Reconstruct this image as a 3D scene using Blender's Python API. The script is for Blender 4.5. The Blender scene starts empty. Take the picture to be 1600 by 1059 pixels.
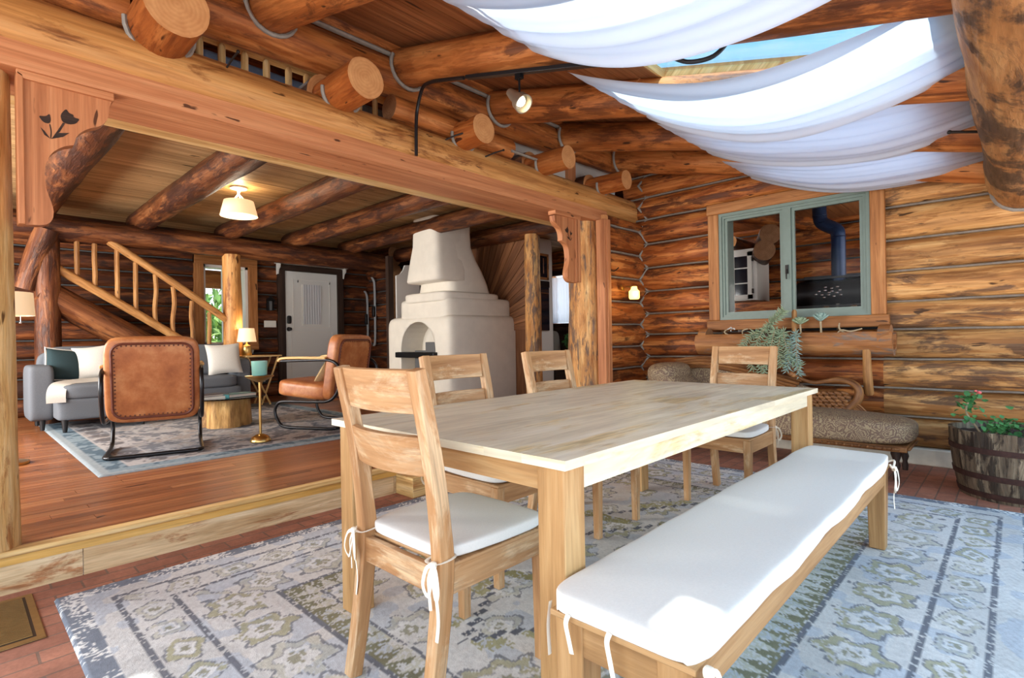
import bpy, math, random
import numpy as np
from mathutils import Vector, Matrix, Euler
random.seed(7)
rng = np.random.default_rng(7)
S = bpy.context.scene
C = S.collection
PI = math.pi

# ---------------------------------------------------------------- camera, sky, sun, exposure
F, YAW, PITCH, ROLL = 832.0, 0.757, 0.0005, -0.0165
cam = bpy.data.cameras.new('camera'); cam_o = bpy.data.objects.new('camera', cam); C.objects.link(cam_o)
fw = Vector((math.cos(YAW)*math.cos(PITCH), math.sin(YAW)*math.cos(PITCH), math.sin(PITCH)))
r0 = Vector((math.sin(YAW), -math.cos(YAW), 0)); u0 = r0.cross(fw)
rt = math.cos(ROLL)*r0+math.sin(ROLL)*u0; up = -math.sin(ROLL)*r0+math.cos(ROLL)*u0
mw = Matrix((rt, up, -fw)).transposed().to_4x4(); mw.translation = (0, 0, 1.06)
cam_o.matrix_world = mw
cam.sensor_width = 36.0; cam.sensor_fit = 'HORIZONTAL'; cam.lens = F/1600*36.0
cam.clip_start = 0.02; cam.clip_end = 200
S.camera = cam_o

W = bpy.data.worlds.new('sky'); S.world = W; W.use_nodes = True
wn = W.node_tree.nodes; wl = W.node_tree.links
for n in list(wn): wn.remove(n)
wo = wn.new('ShaderNodeOutputWorld'); bg = wn.new('ShaderNodeBackground')
tc = wn.new('ShaderNodeTexCoord'); sx = wn.new('ShaderNodeSeparateXYZ'); cr = wn.new('ShaderNodeValToRGB')
wl.new(tc.outputs['Generated'], sx.inputs[0]); wl.new(sx.outputs['Z'], cr.inputs[0])
cr.color_ramp.elements[0].position = 0.0; cr.color_ramp.elements[0].color = (0.88, 0.89, 0.92, 1)
cr.color_ramp.elements[1].position = 0.85; cr.color_ramp.elements[1].color = (0.15, 0.40, 0.68, 1)
e_ = cr.color_ramp.elements.new(0.36); e_.color = (0.20, 0.46, 0.70, 1)
wl.new(cr.outputs[0], bg.inputs[0]); wl.new(bg.outputs[0], wo.inputs[0])
bg.inputs[1].default_value = 2.0

def sun(d, energy, angle, col):
    l = bpy.data.lights.new('sun', 'SUN'); l.energy = energy; l.angle = angle; l.color = col
    o = bpy.data.objects.new('sun', l); C.objects.link(o)
    o.rotation_euler = Vector(d).to_track_quat('-Z', 'Y').to_euler(); o.location = (0, -6, 9)
    return o
SUN_D = Vector((0.20, 0.10, -1.0)).normalized()
sun(SUN_D, 5.5, 0.02, (1, 0.96, 0.88))

def area(name, loc, d, sx_, sy_, e, col=(1, 1, 1)):
    l = bpy.data.lights.new(name, 'AREA'); l.shape = 'RECTANGLE'; l.size = sx_; l.size_y = sy_; l.energy = e; l.color = col
    o = bpy.data.objects.new(name, l); C.objects.link(o); o.location = loc
    o.rotation_euler = Vector(d).to_track_quat('-Z', 'Y').to_euler(); return o
# daylight through the glass walls of the sunroom (behind the camera), then added fill lights for the living room, kitchen and loft
area('glass_wall_daylight', (1.6, -1.55, 1.3), (0.1, 1, 0.05), 5.5, 2.0, 30, (0.93, 0.97, 1))
area('glass_end_daylight', (-1.75, 1.0, 1.5), (1, 0.15, -0.05), 3.5, 2.2, 50, (0.95, 0.98, 1))
area('living_fill', (-1.9, 6.2, 1.5), (1, 0.0, -0.1), 3.0, 1.5, 240, (1, 0.97, 0.92))  # added fill at a gap in the unseen wall; no window known there
area('kitchen_fill', (7.4, 0.7, 1.9), (0.15, 1, -0.1), 1.2, 1.0, 6, (1, 0.95, 0.88))  # added fill standing inside the kitchen, no window behind it
area('kitchen_top_fill', (7.2, 3.6, 2.6), (0, 0, -1), 1.2, 1.8, 13, (1, 0.95, 0.88))  # added overhead fill for the kitchen, no such source known
area('loft_fill', (3.2, 5.5, 4.2), (0, -0.6, -1), 3.0, 1.5, 28, (1, 0.97, 0.93))  # added fill inside the loft, which has no window

S.view_settings.view_transform = 'Standard'; S.view_settings.look = 'None'
S.view_settings.gamma = 1.0; S.view_settings.use_curve_mapping = False
S.view_settings.exposure = 0.55
S.cycles.use_denoising = True
S.cycles.max_bounces = 8; S.cycles.diffuse_bounces = 4; S.cycles.transmission_bounces = 6; S.cycles.transparent_max_bounces = 12
S.cycles.caustics_reflective = False; S.cycles.caustics_refractive = False
S.cycles.sample_clamp_indirect = 6.0

# ---------------------------------------------------------------- materials
def lin(r, g, b):
    f = lambda c: (c/255/12.92) if c/255 <= 0.04045 else ((c/255+0.055)/1.055)**2.4
    return (f(r), f(g), f(b), 1)
class NT:
    def __init__(s, name):
        s.m = bpy.data.materials.new(name); s.m.use_nodes = True; s.t = s.m.node_tree
        s.b = s.t.nodes['Principled BSDF']; s.out = s.t.nodes['Material Output']
    def n(s, typ, **k):
        x = s.t.nodes.new('ShaderNode'+typ)
        for a, v in k.items(): setattr(x, a, v)
        return x
    def l(s, a, b): s.t.links.new(a, b)
    def math(s, op, a, b=None, clamp=False):
        x = s.n('Math', operation=op, use_clamp=clamp)
        for i, v in enumerate((a, b)):
            if v is None: continue
            if isinstance(v, (int, float)): x.inputs[i].default_value = v
            else: s.l(v, x.inputs[i])
        return x.outputs[0]
    def noise(s, vec, scale, detail=4, rough=.55, dist=0):
        x = s.n('TexNoise'); x.inputs['Scale'].default_value = scale; x.inputs['Detail'].default_value = detail
        x.inputs['Roughness'].default_value = rough; x.inputs['Distortion'].default_value = dist
        if vec is not None: s.l(vec, x.inputs['Vector'])
        return x.outputs['Fac']
    def ramp(s, fac, stops, interp='LINEAR'):
        x = s.n('ValToRGB'); e = x.color_ramp.elements; x.color_ramp.interpolation = interp
        while len(e) < len(stops): e.new(0.5)
        for i, (p, c) in enumerate(stops):
            e[i].position = p; e[i].color = c if len(c) == 4 else (*c, 1)
        s.l(fac, x.inputs[0]); return x.outputs[0]
    def mix(s, fac, a, b, mode='MIX'):
        x = s.n('MixRGB', blend_type=mode)
        for i, v in ((0, fac), (1, a), (2, b)):
            if isinstance(v, (int, float)): x.inputs[i].default_value = v
            elif isinstance(v, tuple): x.inputs[i].default_value = v
            else: s.l(v, x.inputs[i])
        return x.outputs[0]
    def scale(s, vec, sc, add=None):
        x = s.n('VectorMath', operation='MULTIPLY'); s.l(vec, x.inputs[0]); x.inputs[1].default_value = sc
        if add is None: return x.outputs[0]
        y = s.n('VectorMath', operation='ADD'); s.l(x.outputs[0], y.inputs[0]); s.l(add, y.inputs[1]); return y.outputs[0]
    def bump(s, h, strength=.3, dist=.01):
        x = s.n('Bump'); x.inputs['Strength'].default_value = strength; x.inputs['Distance'].default_value = dist
        s.l(h, x.inputs['Height']); s.l(x.outputs[0], s.b.inputs['Normal'])
    def set(s, **k):
        for a, v in k.items():
            a = a.replace('_', ' ')
            if a == 'Base': a = 'Base Color'
            if isinstance(v, (int, float, tuple)): s.b.inputs[a].default_value = v
            else: s.l(v, s.b.inputs[a])
        return s.m

def uvr(N, su, sv):
    """UV (u along the grain in metres, v across) scaled, shifted per piece by its 'rnd' attribute."""
    uv = N.n('UVMap').outputs[0]; at = N.n('Attribute', attribute_name='rnd').outputs['Fac']
    c = N.n('CombineXYZ'); N.l(N.math('MULTIPLY', at, 37.0), c.inputs[0]); N.l(N.math('MULTIPLY', at, 91.0), c.inputs[1]); N.l(N.math('MULTIPLY', at, 17.0), c.inputs[2])
    return N.scale(uv, (su, sv, 1), c.outputs[0]), at, c.outputs[0], uv

def wood(name, dark, mid, light, su=1.2, sv=16, patch=None, amt=.0, rough=.55, bump=.25, vary=.35, spec=.3, speck=.0, streak=.5, patch_su=1.3, patch_sv=4.0, flake=0.0):
    N = NT(name); v, at, off, uv = uvr(N, su, sv)
    a = N.noise(v, 1.0, 6, .6, .5)
    col = N.ramp(a, [(.28, dark), (.5, mid), (.72, light)])
    fine = N.noise(N.scale(uv, (su*4, sv*6, 1), off), 1.0, 3, .6)
    col = N.mix(streak, col, N.ramp(fine, [(.3, (.55, .5, .45)), (.62, (1.08, 1.06, 1.04))]), 'MULTIPLY')
    h = fine
    if flake > 0:
        fl = N.noise(N.scale(uv, (2.4, 15, 1), off), 1.0, 7, .62, .35)
        fk = N.ramp(fl, [(.455, (1, 1, 1)), (.515, (0, 0, 0))])
        col = N.mix(N.math('MULTIPLY', fk, flake), col, (.50, .36, .26, 1), 'MULTIPLY')
        h = N.math('ADD', fine, N.math('MULTIPLY', fk, -.8))
    if patch is not None:
        pm = N.noise(N.scale(uv, (patch_su*2.0, patch_sv*2.4, 1), off), 1.0, 8, .68, .5)
        pb = N.noise(N.scale(uv, (patch_su*.7, patch_sv*.6, 1), off), 1.0, 3, .5)
        pm = N.math('ADD', N.math('MULTIPLY', pm, .68), N.math('MULTIPLY', pb, .32))
        k = N.ramp(pm, [(.575-amt*.22, (0, 0, 0)), (.635-amt*.22, (1, 1, 1))])
        col = N.mix(N.math('MULTIPLY', k, .86), col, patch)
        col = N.mix(N.math('MULTIPLY', k, .6), col, N.ramp(fine, [(.3, (.45, .42, .4)), (.65, (1.3, 1.25, 1.2))]), 'MULTIPLY')
        h = N.math('ADD', h, N.math('MULTIPLY', k, .7))
    if speck > 0:
        sp = N.noise(N.scale(uv, (5, 22, 1), off), 1.0, 2, .5, .3)
        col = N.mix(N.ramp(sp, [(.72-speck*.1, (0, 0, 0)), (.76-speck*.1, (1, 1, 1))]), col, tuple(c*.3 for c in dark[:3])+(1,))
    tint = N.ramp(at, [(0, (1-vary, 1-vary*1.05, 1-vary*1.1)), (1, (1+vary*.6, 1+vary*.6, 1+vary*.55))])
    col = N.mix(1.0, col, tint, 'MULTIPLY')
    N.bump(h, bump, .006)
    return N.set(Base=col, Roughness=rough, Specular_IOR_Level=spec)

def endgrain(name, dark, light):
    N = NT(name); uv = N.n('UVMap').outputs[0]
    g = N.n('VectorMath', operation='LENGTH'); N.l(uv, g.inputs[0])
    ns = N.noise(N.scale(uv, (14, 14, 1)), 1, 3)
    w = N.math('SINE', N.math('ADD', N.math('MULTIPLY', g.outputs['Value'], 330), N.math('MULTIPLY', ns, 9)))
    col = N.mix(N.math('ADD', N.math('MULTIPLY', w, .07), N.math('MULTIPLY', ns, 1.0)), dark, light)
    return N.set(Base=col, Roughness=.7)

def plain(name, col, rough=.5, metal=0.0, noise=.0, nscale=30, bump=0.0, spec=.5, **k):
    N = NT(name)
    c = col
    if noise > 0 or bump > 0:
        co = N.n('TexCoord').outputs['Object']; f = N.noise(co, nscale, 4, .6)
        lo = tuple(x*(1-noise) for x in col[:3])+(1,); hi = tuple(min(1, x*(1+noise)) for x in col[:3])+(1,)
        c = N.ramp(f, [(.3, lo), (.7, hi)])
        if bump > 0: N.bump(f, bump, .003)
    N.set(Base=c, Roughness=rough, Metallic=metal, Specular_IOR_Level=spec)
    for a, v in k.items(): N.b.inputs[a.replace('_', ' ')].default_value = v
    return N.m

def emit(name, col, strength, base=None):
    N = NT(name); N.set(Base=base or col, Roughness=.5)
    N.b.inputs['Emission Color'].default_value = col; N.b.inputs['Emission Strength'].default_value = strength
    return N.m

def glass(name, tint=(1, 1, 1, 1), gloss=.06, rough=.0):
    N = NT(name); N.t.nodes.remove(N.b)
    tr = N.n('BsdfTransparent'); tr.inputs[0].default_value = tint
    gl = N.n('BsdfGlossy'); gl.inputs['Roughness'].default_value = rough
    fr = N.n('Fresnel'); fr.inputs[0].default_value = 1.45
    mx = N.n('MixShader'); N.l(N.math('MULTIPLY', fr.outputs[0], gloss*12), mx.inputs[0]); N.l(tr.outputs[0], mx.inputs[1]); N.l(gl.outputs[0], mx.inputs[2])
    N.l(mx.outputs[0], N.out.inputs[0]); return N.m

def sheer(name, col, transl=.6, transp=.1):
    N = NT(name); N.t.nodes.remove(N.b)
    d = N.n('BsdfDiffuse'); d.inputs[0].default_value = col
    t = N.n('BsdfTranslucent'); t.inputs[0].default_value = col
    p = N.n('BsdfTransparent')
    m1 = N.n('MixShader'); m1.inputs[0].default_value = transl; N.l(d.outputs[0], m1.inputs[1]); N.l(t.outputs[0], m1.inputs[2])
    m2 = N.n('MixShader'); m2.inputs[0].default_value = transp; N.l(m1.outputs[0], m2.inputs[1]); N.l(p.outputs[0], m2.inputs[2])
    N.l(m2.outputs[0], N.out.inputs[0]); return N.m

M = {}
M['wall_log'] = wood('wall_log', lin(104, 56, 28), lin(184, 106, 50), lin(222, 152, 84), su=1.1, sv=15, patch=lin(84, 46, 28), amt=.30, bump=.45, vary=.3, speck=.3, rough=.5, flake=0.75)
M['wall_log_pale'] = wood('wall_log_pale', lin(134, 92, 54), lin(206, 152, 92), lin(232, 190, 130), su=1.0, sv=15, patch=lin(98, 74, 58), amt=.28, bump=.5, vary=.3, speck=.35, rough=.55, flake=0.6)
M['shaded_log'] = wood('shaded_log', lin(60, 34, 20), lin(114, 64, 36), lin(160, 100, 58), su=1.1, sv=15, patch=lin(50, 32, 26), amt=.42, bump=.4, vary=.35, rough=.5, flake=0.7)  # living room logs get less light; that shade is put into these colours
M['joist_log'] = wood('joist_log', lin(62, 34, 20), lin(116, 68, 38), lin(164, 108, 66), su=1.2, sv=12, patch=lin(58, 32, 24), amt=.42, bump=.5, vary=.2, rough=.48, flake=0.7)
M['honey_log'] = wood('honey_log', lin(150, 92, 46), lin(206, 146, 82), lin(230, 180, 116), su=.9, sv=13, patch=lin(140, 84, 40), amt=.16, bump=.3, vary=.12, speck=.35, rough=.48)
M['rafter_log'] = wood('rafter_log', lin(116, 66, 34), lin(194, 118, 60), lin(224, 154, 90), su=.9, sv=12, patch=lin(104, 58, 30), amt=.22, bump=.3, vary=.15, speck=.3, rough=.5, flake=0.55)
M['peeled_post'] = wood('peeled_post', lin(184, 130, 70), lin(226, 184, 120), lin(243, 218, 168), su=2.2, sv=18, patch=lin(176, 116, 64), amt=.12, bump=.5, vary=.12, speck=.3)
M['bark_post'] = wood('bark_post', lin(184, 120, 66), lin(232, 172, 106), lin(246, 206, 144), su=2.0, sv=14, patch=lin(116, 98, 90), amt=.30, bump=.7, vary=.12, patch_su=2.2, patch_sv=8, flake=0.4)
M['purlin_log'] = wood('purlin_log', lin(140, 92, 52), lin(186, 134, 82), lin(212, 166, 112), su=1.6, sv=9, patch=lin(70, 58, 50), amt=.30, bump=.6, vary=.1, speck=.3, patch_su=1.0, patch_sv=1.6, flake=0.25)
M['stub_log'] = wood('stub_log', lin(134, 66, 26), lin(180, 102, 46), lin(208, 136, 74), su=1.2, sv=12, patch=lin(140, 72, 28), amt=.12, bump=.25, vary=.15, speck=.3, flake=0.35)
M['end'] = endgrain('end_grain', lin(176, 110, 58), lin(228, 172, 112))
M['end_dark'] = endgrain('end_grain_dark', lin(110, 72, 44), lin(186, 136, 92))
M['trim'] = wood('sawn_trim', lin(158, 96, 60), lin(194, 128, 84), lin(212, 152, 106), su=.8, sv=20, bump=.12, vary=.08, speck=.15, streak=.35)
M['frame_board'] = wood('frame_board', lin(128, 80, 44), lin(172, 114, 64), lin(196, 142, 90), su=1.2, sv=22, bump=.2, vary=.1, speck=.2)
M['ceiling_board'] = wood('ceiling_board', lin(126, 98, 64), lin(178, 144, 100), lin(206, 174, 130), su=.8, sv=20, bump=.1, vary=.22, speck=.25, streak=.35)
M['roof_board'] = wood('roof_board', lin(116, 70, 42), lin(160, 104, 64), lin(184, 128, 84), su=.7, sv=18, bump=.1, vary=.14, speck=.2, streak=.3)
M['floor_board'] = wood('floor_board', lin(104, 60, 34), lin(154, 94, 56), lin(188, 130, 84), su=1.0, sv=22, bump=.06, vary=.28, speck=.2, rough=.32, spec=.5, streak=.35)
M['step_pale'] = wood('step_pale', lin(186, 140, 82), lin(222, 186, 124), lin(238, 212, 162), su=1.2, sv=16, bump=.15, vary=.1, patch=lin(178, 116, 62), amt=.06)
M['riser'] = wood('riser_wood', lin(190, 156, 112), lin(220, 192, 150), lin(236, 216, 180), su=1.6, sv=18, bump=.2, vary=.1, patch=lin(166, 108, 66), amt=.14)
M['step_yellow'] = wood('step_yellow', lin(200, 146, 70), lin(226, 178, 96), lin(240, 200, 126), su=1.0, sv=12, bump=.1, vary=.1)
M['table_wood'] = wood('table_wood', lin(206, 197, 172), lin(235, 226, 198), lin(246, 239, 218), su=1.4, sv=11, patch=lin(224, 204, 152), amt=.2, bump=.05, vary=.06, rough=.42, streak=.28, patch_su=.9, patch_sv=3)
M['table_leg'] = wood('table_leg', lin(152, 112, 68), lin(186, 144, 94), lin(210, 174, 124), su=1.6, sv=22, bump=.1, vary=.08, rough=.5, streak=.3)
M['chair_wood'] = wood('chair_wood', lin(158, 112, 72), lin(190, 144, 98), lin(212, 172, 128), su=1.6, sv=20, patch=lin(214, 184, 146), amt=.25, bump=.1, vary=.1, rough=.5, streak=.3)
M['bench_wood'] = wood('bench_wood', lin(140, 104, 66), lin(172, 132, 86), lin(194, 156, 110), su=1.6, sv=22, bump=.1, vary=.1, rough=.5, streak=.3)
M['stair_pole'] = wood('stair_pole', lin(120, 78, 42), lin(176, 126, 74), lin(208, 160, 104), su=2, sv=14, bump=.3, vary=.15, speck=.3)
M['stump'] = wood('stump', lin(130, 92, 50), lin(190, 146, 86), lin(222, 184, 122), su=3, sv=10, patch=lin(110, 76, 46), amt=.2, bump=.6, vary=.1)
M['barrel'] = wood('barrel_stave', lin(70, 62, 54), lin(132, 118, 98), lin(176, 164, 140), su=2.4, sv=18, patch=lin(44, 38, 36), amt=.34, bump=.6, vary=.25, patch_su=3, patch_sv=9)
M['carved'] = wood('carved_wood', lin(74, 42, 22), lin(128, 84, 48), lin(168, 120, 74), su=4, sv=30, bump=.3, vary=.15, rough=.4)
M['dark_wood'] = wood('dark_wood', lin(40, 28, 22), lin(58, 42, 34), lin(76, 56, 46), su=1.5, sv=20, bump=.15, vary=.1)
M['planter_log'] = wood('planter_log', lin(110, 68, 40), lin(160, 106, 62), lin(190, 140, 92), su=1.4, sv=12, patch=lin(120, 112, 104), amt=.25, bump=.5, vary=.1)
M['fan_board'] = wood('fan_board', lin(84, 50, 30), lin(124, 80, 50), lin(160, 110, 72), su=1.0, sv=20, bump=.2, vary=.35)
M['chink'] = plain('chinking', lin(148, 142, 132), .9, noise=.15, nscale=25, bump=.2)
M['chink_shaded'] = plain('chinking_shadowed_room', lin(88, 92, 94), .9, noise=.15, nscale=25)  # chinking again, with the inner rooms' shade put into its grey
M['plaster'] = plain('adobe_plaster', lin(222, 214, 200), .85, noise=.05, nscale=6, bump=.12)
M['plinth'] = plain('plinth_plaster', lin(214, 206, 188), .9, noise=.12, nscale=9, bump=.2)
M['white_paint'] = plain('white_paint', lin(228, 226, 220), .5)
M['grey_paint'] = plain('grey_paint', lin(226, 226, 222), .5)
M['sage'] = plain('sage_paint', lin(112, 128, 118), .45, noise=.05, nscale=20)
M['black_metal'] = plain('black_metal', lin(30, 30, 32), .35, .6)
M['tube_metal'] = plain('tube_metal', lin(52, 52, 54), .3, .8)
M['black_paint'] = plain('black_paint', lin(22, 22, 24), .4)
M['stove_pipe'] = plain('stove_pipe', lin(30, 54, 92), .35, .3)
M['brass'] = plain('brass', lin(206, 170, 104), .28, 1.0)
M['brass_dull'] = plain('register_brass', lin(166, 132, 84), .45, .7, noise=.1)
M['chrome'] = plain('chrome', lin(210, 210, 212), .2, 1.0)
M['nickel'] = plain('spot_nickel', lin(186, 178, 160), .35, .9)
M['mint'] = plain('mint_candle', lin(150, 214, 200), .35, Subsurface_Weight=.2)
M['cushion'] = plain('cushion_canvas', lin(232, 230, 224), .9, noise=.03, nscale=160, bump=.06, spec=.1)
M['tie'] = plain('canvas_tie', lin(238, 230, 212), .9, spec=.1)
M['sofa'] = plain('sofa_fabric', lin(104, 108, 114), .95, noise=.14, nscale=220, bump=.1, spec=.1)
M['teal'] = plain('teal_fabric', lin(52, 68, 72), .95, noise=.12, nscale=200, spec=.1)
M['ivory'] = plain('ivory_fabric', lin(206, 202, 194), .95, noise=.08, nscale=180, spec=.1)
M['shade'] = emit('lamp_shade', lin(248, 206, 152), .55, lin(236, 214, 180))
M['shade_dim'] = emit('lamp_shade_dim', lin(236, 200, 152), .35, lin(232, 214, 184))
M['diffuser'] = emit('lamp_diffuser', lin(255, 238, 196), 1.1)
M['bulb'] = emit('bulb', lin(255, 240, 206), 3.0)
M['amber_glass'] = emit('amber_glass', lin(255, 214, 110), 2.4)
M['glass'] = glass('window_glass', gloss=.007)
M['dark_glass'] = plain('oven_glass', lin(20, 28, 40), .08)
M['table_glass'] = glass('table_glass', (.86, .94, .94, 1), gloss=.12)
M['sky_glass'] = glass('skylight_glass', (.93, .98, 1, 1), gloss=.04)
M['grey_glass'] = sheer('frosted_skylight_glass', (.62, .68, .78, 1), .92, 0.0)
M['tint_glass'] = glass('blue_tinted_skylight_glass', (.88, .97, 1, 1), gloss=.04)
M['swag'] = sheer('swag_fabric', (.83, .87, .94, 1), .55, .03)
M['curtain'] = sheer('sheer_curtain', (.88, .9, .95, 1), .6, .12)
M['leaf'] = plain('geranium_leaf', lin(70, 128, 70), .6, noise=.35, nscale=40)
M['succulent'] = plain('succulent_leaf', lin(150, 168, 136), .6, noise=.2, nscale=60)
M['blue_succulent'] = plain('grey_blue_succulent', lin(142, 168, 158), .6, noise=.15, nscale=60)
M['stem'] = plain('dry_stem', lin(168, 150, 120), .8, noise=.2)
M['soil'] = plain('soil', lin(52, 42, 36), .95, noise=.4, nscale=40, bump=.5)
M['petal'] = plain('coral_petal', lin(232, 110, 110), .6)
M['rust'] = plain('rusted_iron', lin(72, 48, 42), .7, .3, noise=.35, nscale=22, bump=.2)
M['iron'] = plain('iron', lin(48, 44, 42), .5, .7)
M['blue_cloth'] = plain('blue_cloth', lin(112, 140, 176), .9, noise=.1)
M['drywall'] = plain('drywall', lin(214, 210, 200), .8)
M['tree_leaf'] = plain('tree_leaf', lin(150, 176, 96), .8, noise=.5, nscale=3)
M['ground'] = plain('outdoor_ground', lin(150, 150, 110), .9, noise=.3, nscale=2)
M['book_teal'] = plain('book_teal', lin(20, 88, 92), .5)
M['book_white'] = plain('book_white', lin(220, 220, 220), .5)
M['book_dark'] = plain('book_dark', lin(48, 40, 44), .5)
M['page'] = plain('page_paper', lin(232, 228, 214), .8)
M['cone'] = plain('pine_cone', lin(140, 104, 74), .8, noise=.3, nscale=60)
M['red'] = plain('red_plastic', lin(200, 50, 50), .4)
M['skis'] = plain('ski_grey', lin(176, 180, 184), .35, .2)
M['pillow_tan'] = plain('tan_fabric', lin(176, 150, 110), .9, noise=.1, nscale=80)

def brick_mat():
    N = NT('brick_pavers'); co = N.n('TexCoord').outputs['Object']
    b = N.n('TexBrick'); N.l(N.scale(co, (1, 1, 1)), b.inputs['Vector'])
    b.inputs['Color1'].default_value = lin(190, 132, 108); b.inputs['Color2'].default_value = lin(162, 108, 88); b.inputs['Mortar'].default_value = lin(136, 108, 94)
    b.inputs['Scale'].default_value = 1.0; b.inputs['Brick Width'].default_value = .20; b.inputs['Row Height'].default_value = .10; b.inputs['Mortar Size'].default_value = .0045
    f = N.noise(co, 9, 5, .65); f2 = N.noise(co, 70, 3)
    col = N.mix(.8, b.outputs['Color'], N.ramp(f, [(.3, (.7, .66, .64)), (.7, (1.2, 1.14, 1.08))]), 'MULTIPLY')
    col = N.mix(.5, col, N.ramp(f2, [(.3, (.75, .73, .72)), (.7, (1.15, 1.15, 1.15))]), 'MULTIPLY')
    N.bump(N.math('SUBTRACT', N.math('MULTIPLY', f2, .4), b.outputs['Fac']), .5, .004)
    return N.set(Base=col, Roughness=.72)
M['brick'] = brick_mat()

def leather_mat():
    N = NT('tan_leather'); co = N.n('TexCoord').outputs['Object']
    f = N.noise(co, 7, 5, .65); g = N.noise(co, 120, 3)
    col = N.ramp(f, [(.25, lin(136, 72, 36)), (.5, lin(178, 108, 60)), (.75, lin(206, 146, 94))])
    N.bump(g, .15, .002)
    return N.set(Base=col, Roughness=.42, Specular_IOR_Level=.5)
M['leather'] = leather_mat()
M['leather_dark'] = plain('leather_piping', lin(104, 52, 34), .45, noise=.2, nscale=30)

def damask_mat():
    N = NT('damask'); co = N.n('TexCoord').outputs['Object']
    v = N.n('TexVoronoi', feature='DISTANCE_TO_EDGE'); v.inputs['Scale'].default_value = 14; N.l(co, v.inputs['Vector'])
    f = N.noise(co, 26, 4, .6, 1.2)
    w = N.math('SINE', N.math('ADD', N.math('MULTIPLY', v.outputs['Distance'], 36), N.math('MULTIPLY', f, 16)))
    col = N.ramp(N.math('MULTIPLY', N.math('ADD', w, 1), .5), [(.25, lin(116, 92, 76)), (.6, lin(138, 114, 90)), (.85, lin(166, 146, 112))])
    return N.set(Base=col, Roughness=.7)
M['damask'] = damask_mat()

def attr_mat(name, rough=.95):
    N = NT(name); a = N.n('Attribute', attribute_name='pattern'); co = N.n('TexCoord').outputs['Object']
    g = N.noise(co, 260, 2); N.bump(g, .35, .004)
    col = N.mix(.5, a.outputs['Color'], N.ramp(g, [(.3, (.82, .82, .82)), (.7, (1.12, 1.12, 1.12))]), 'MULTIPLY')
    return N.set(Base=col, Roughness=rough, Specular_IOR_Level=.1)
M['rug'] = attr_mat('woven_rug')

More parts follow.
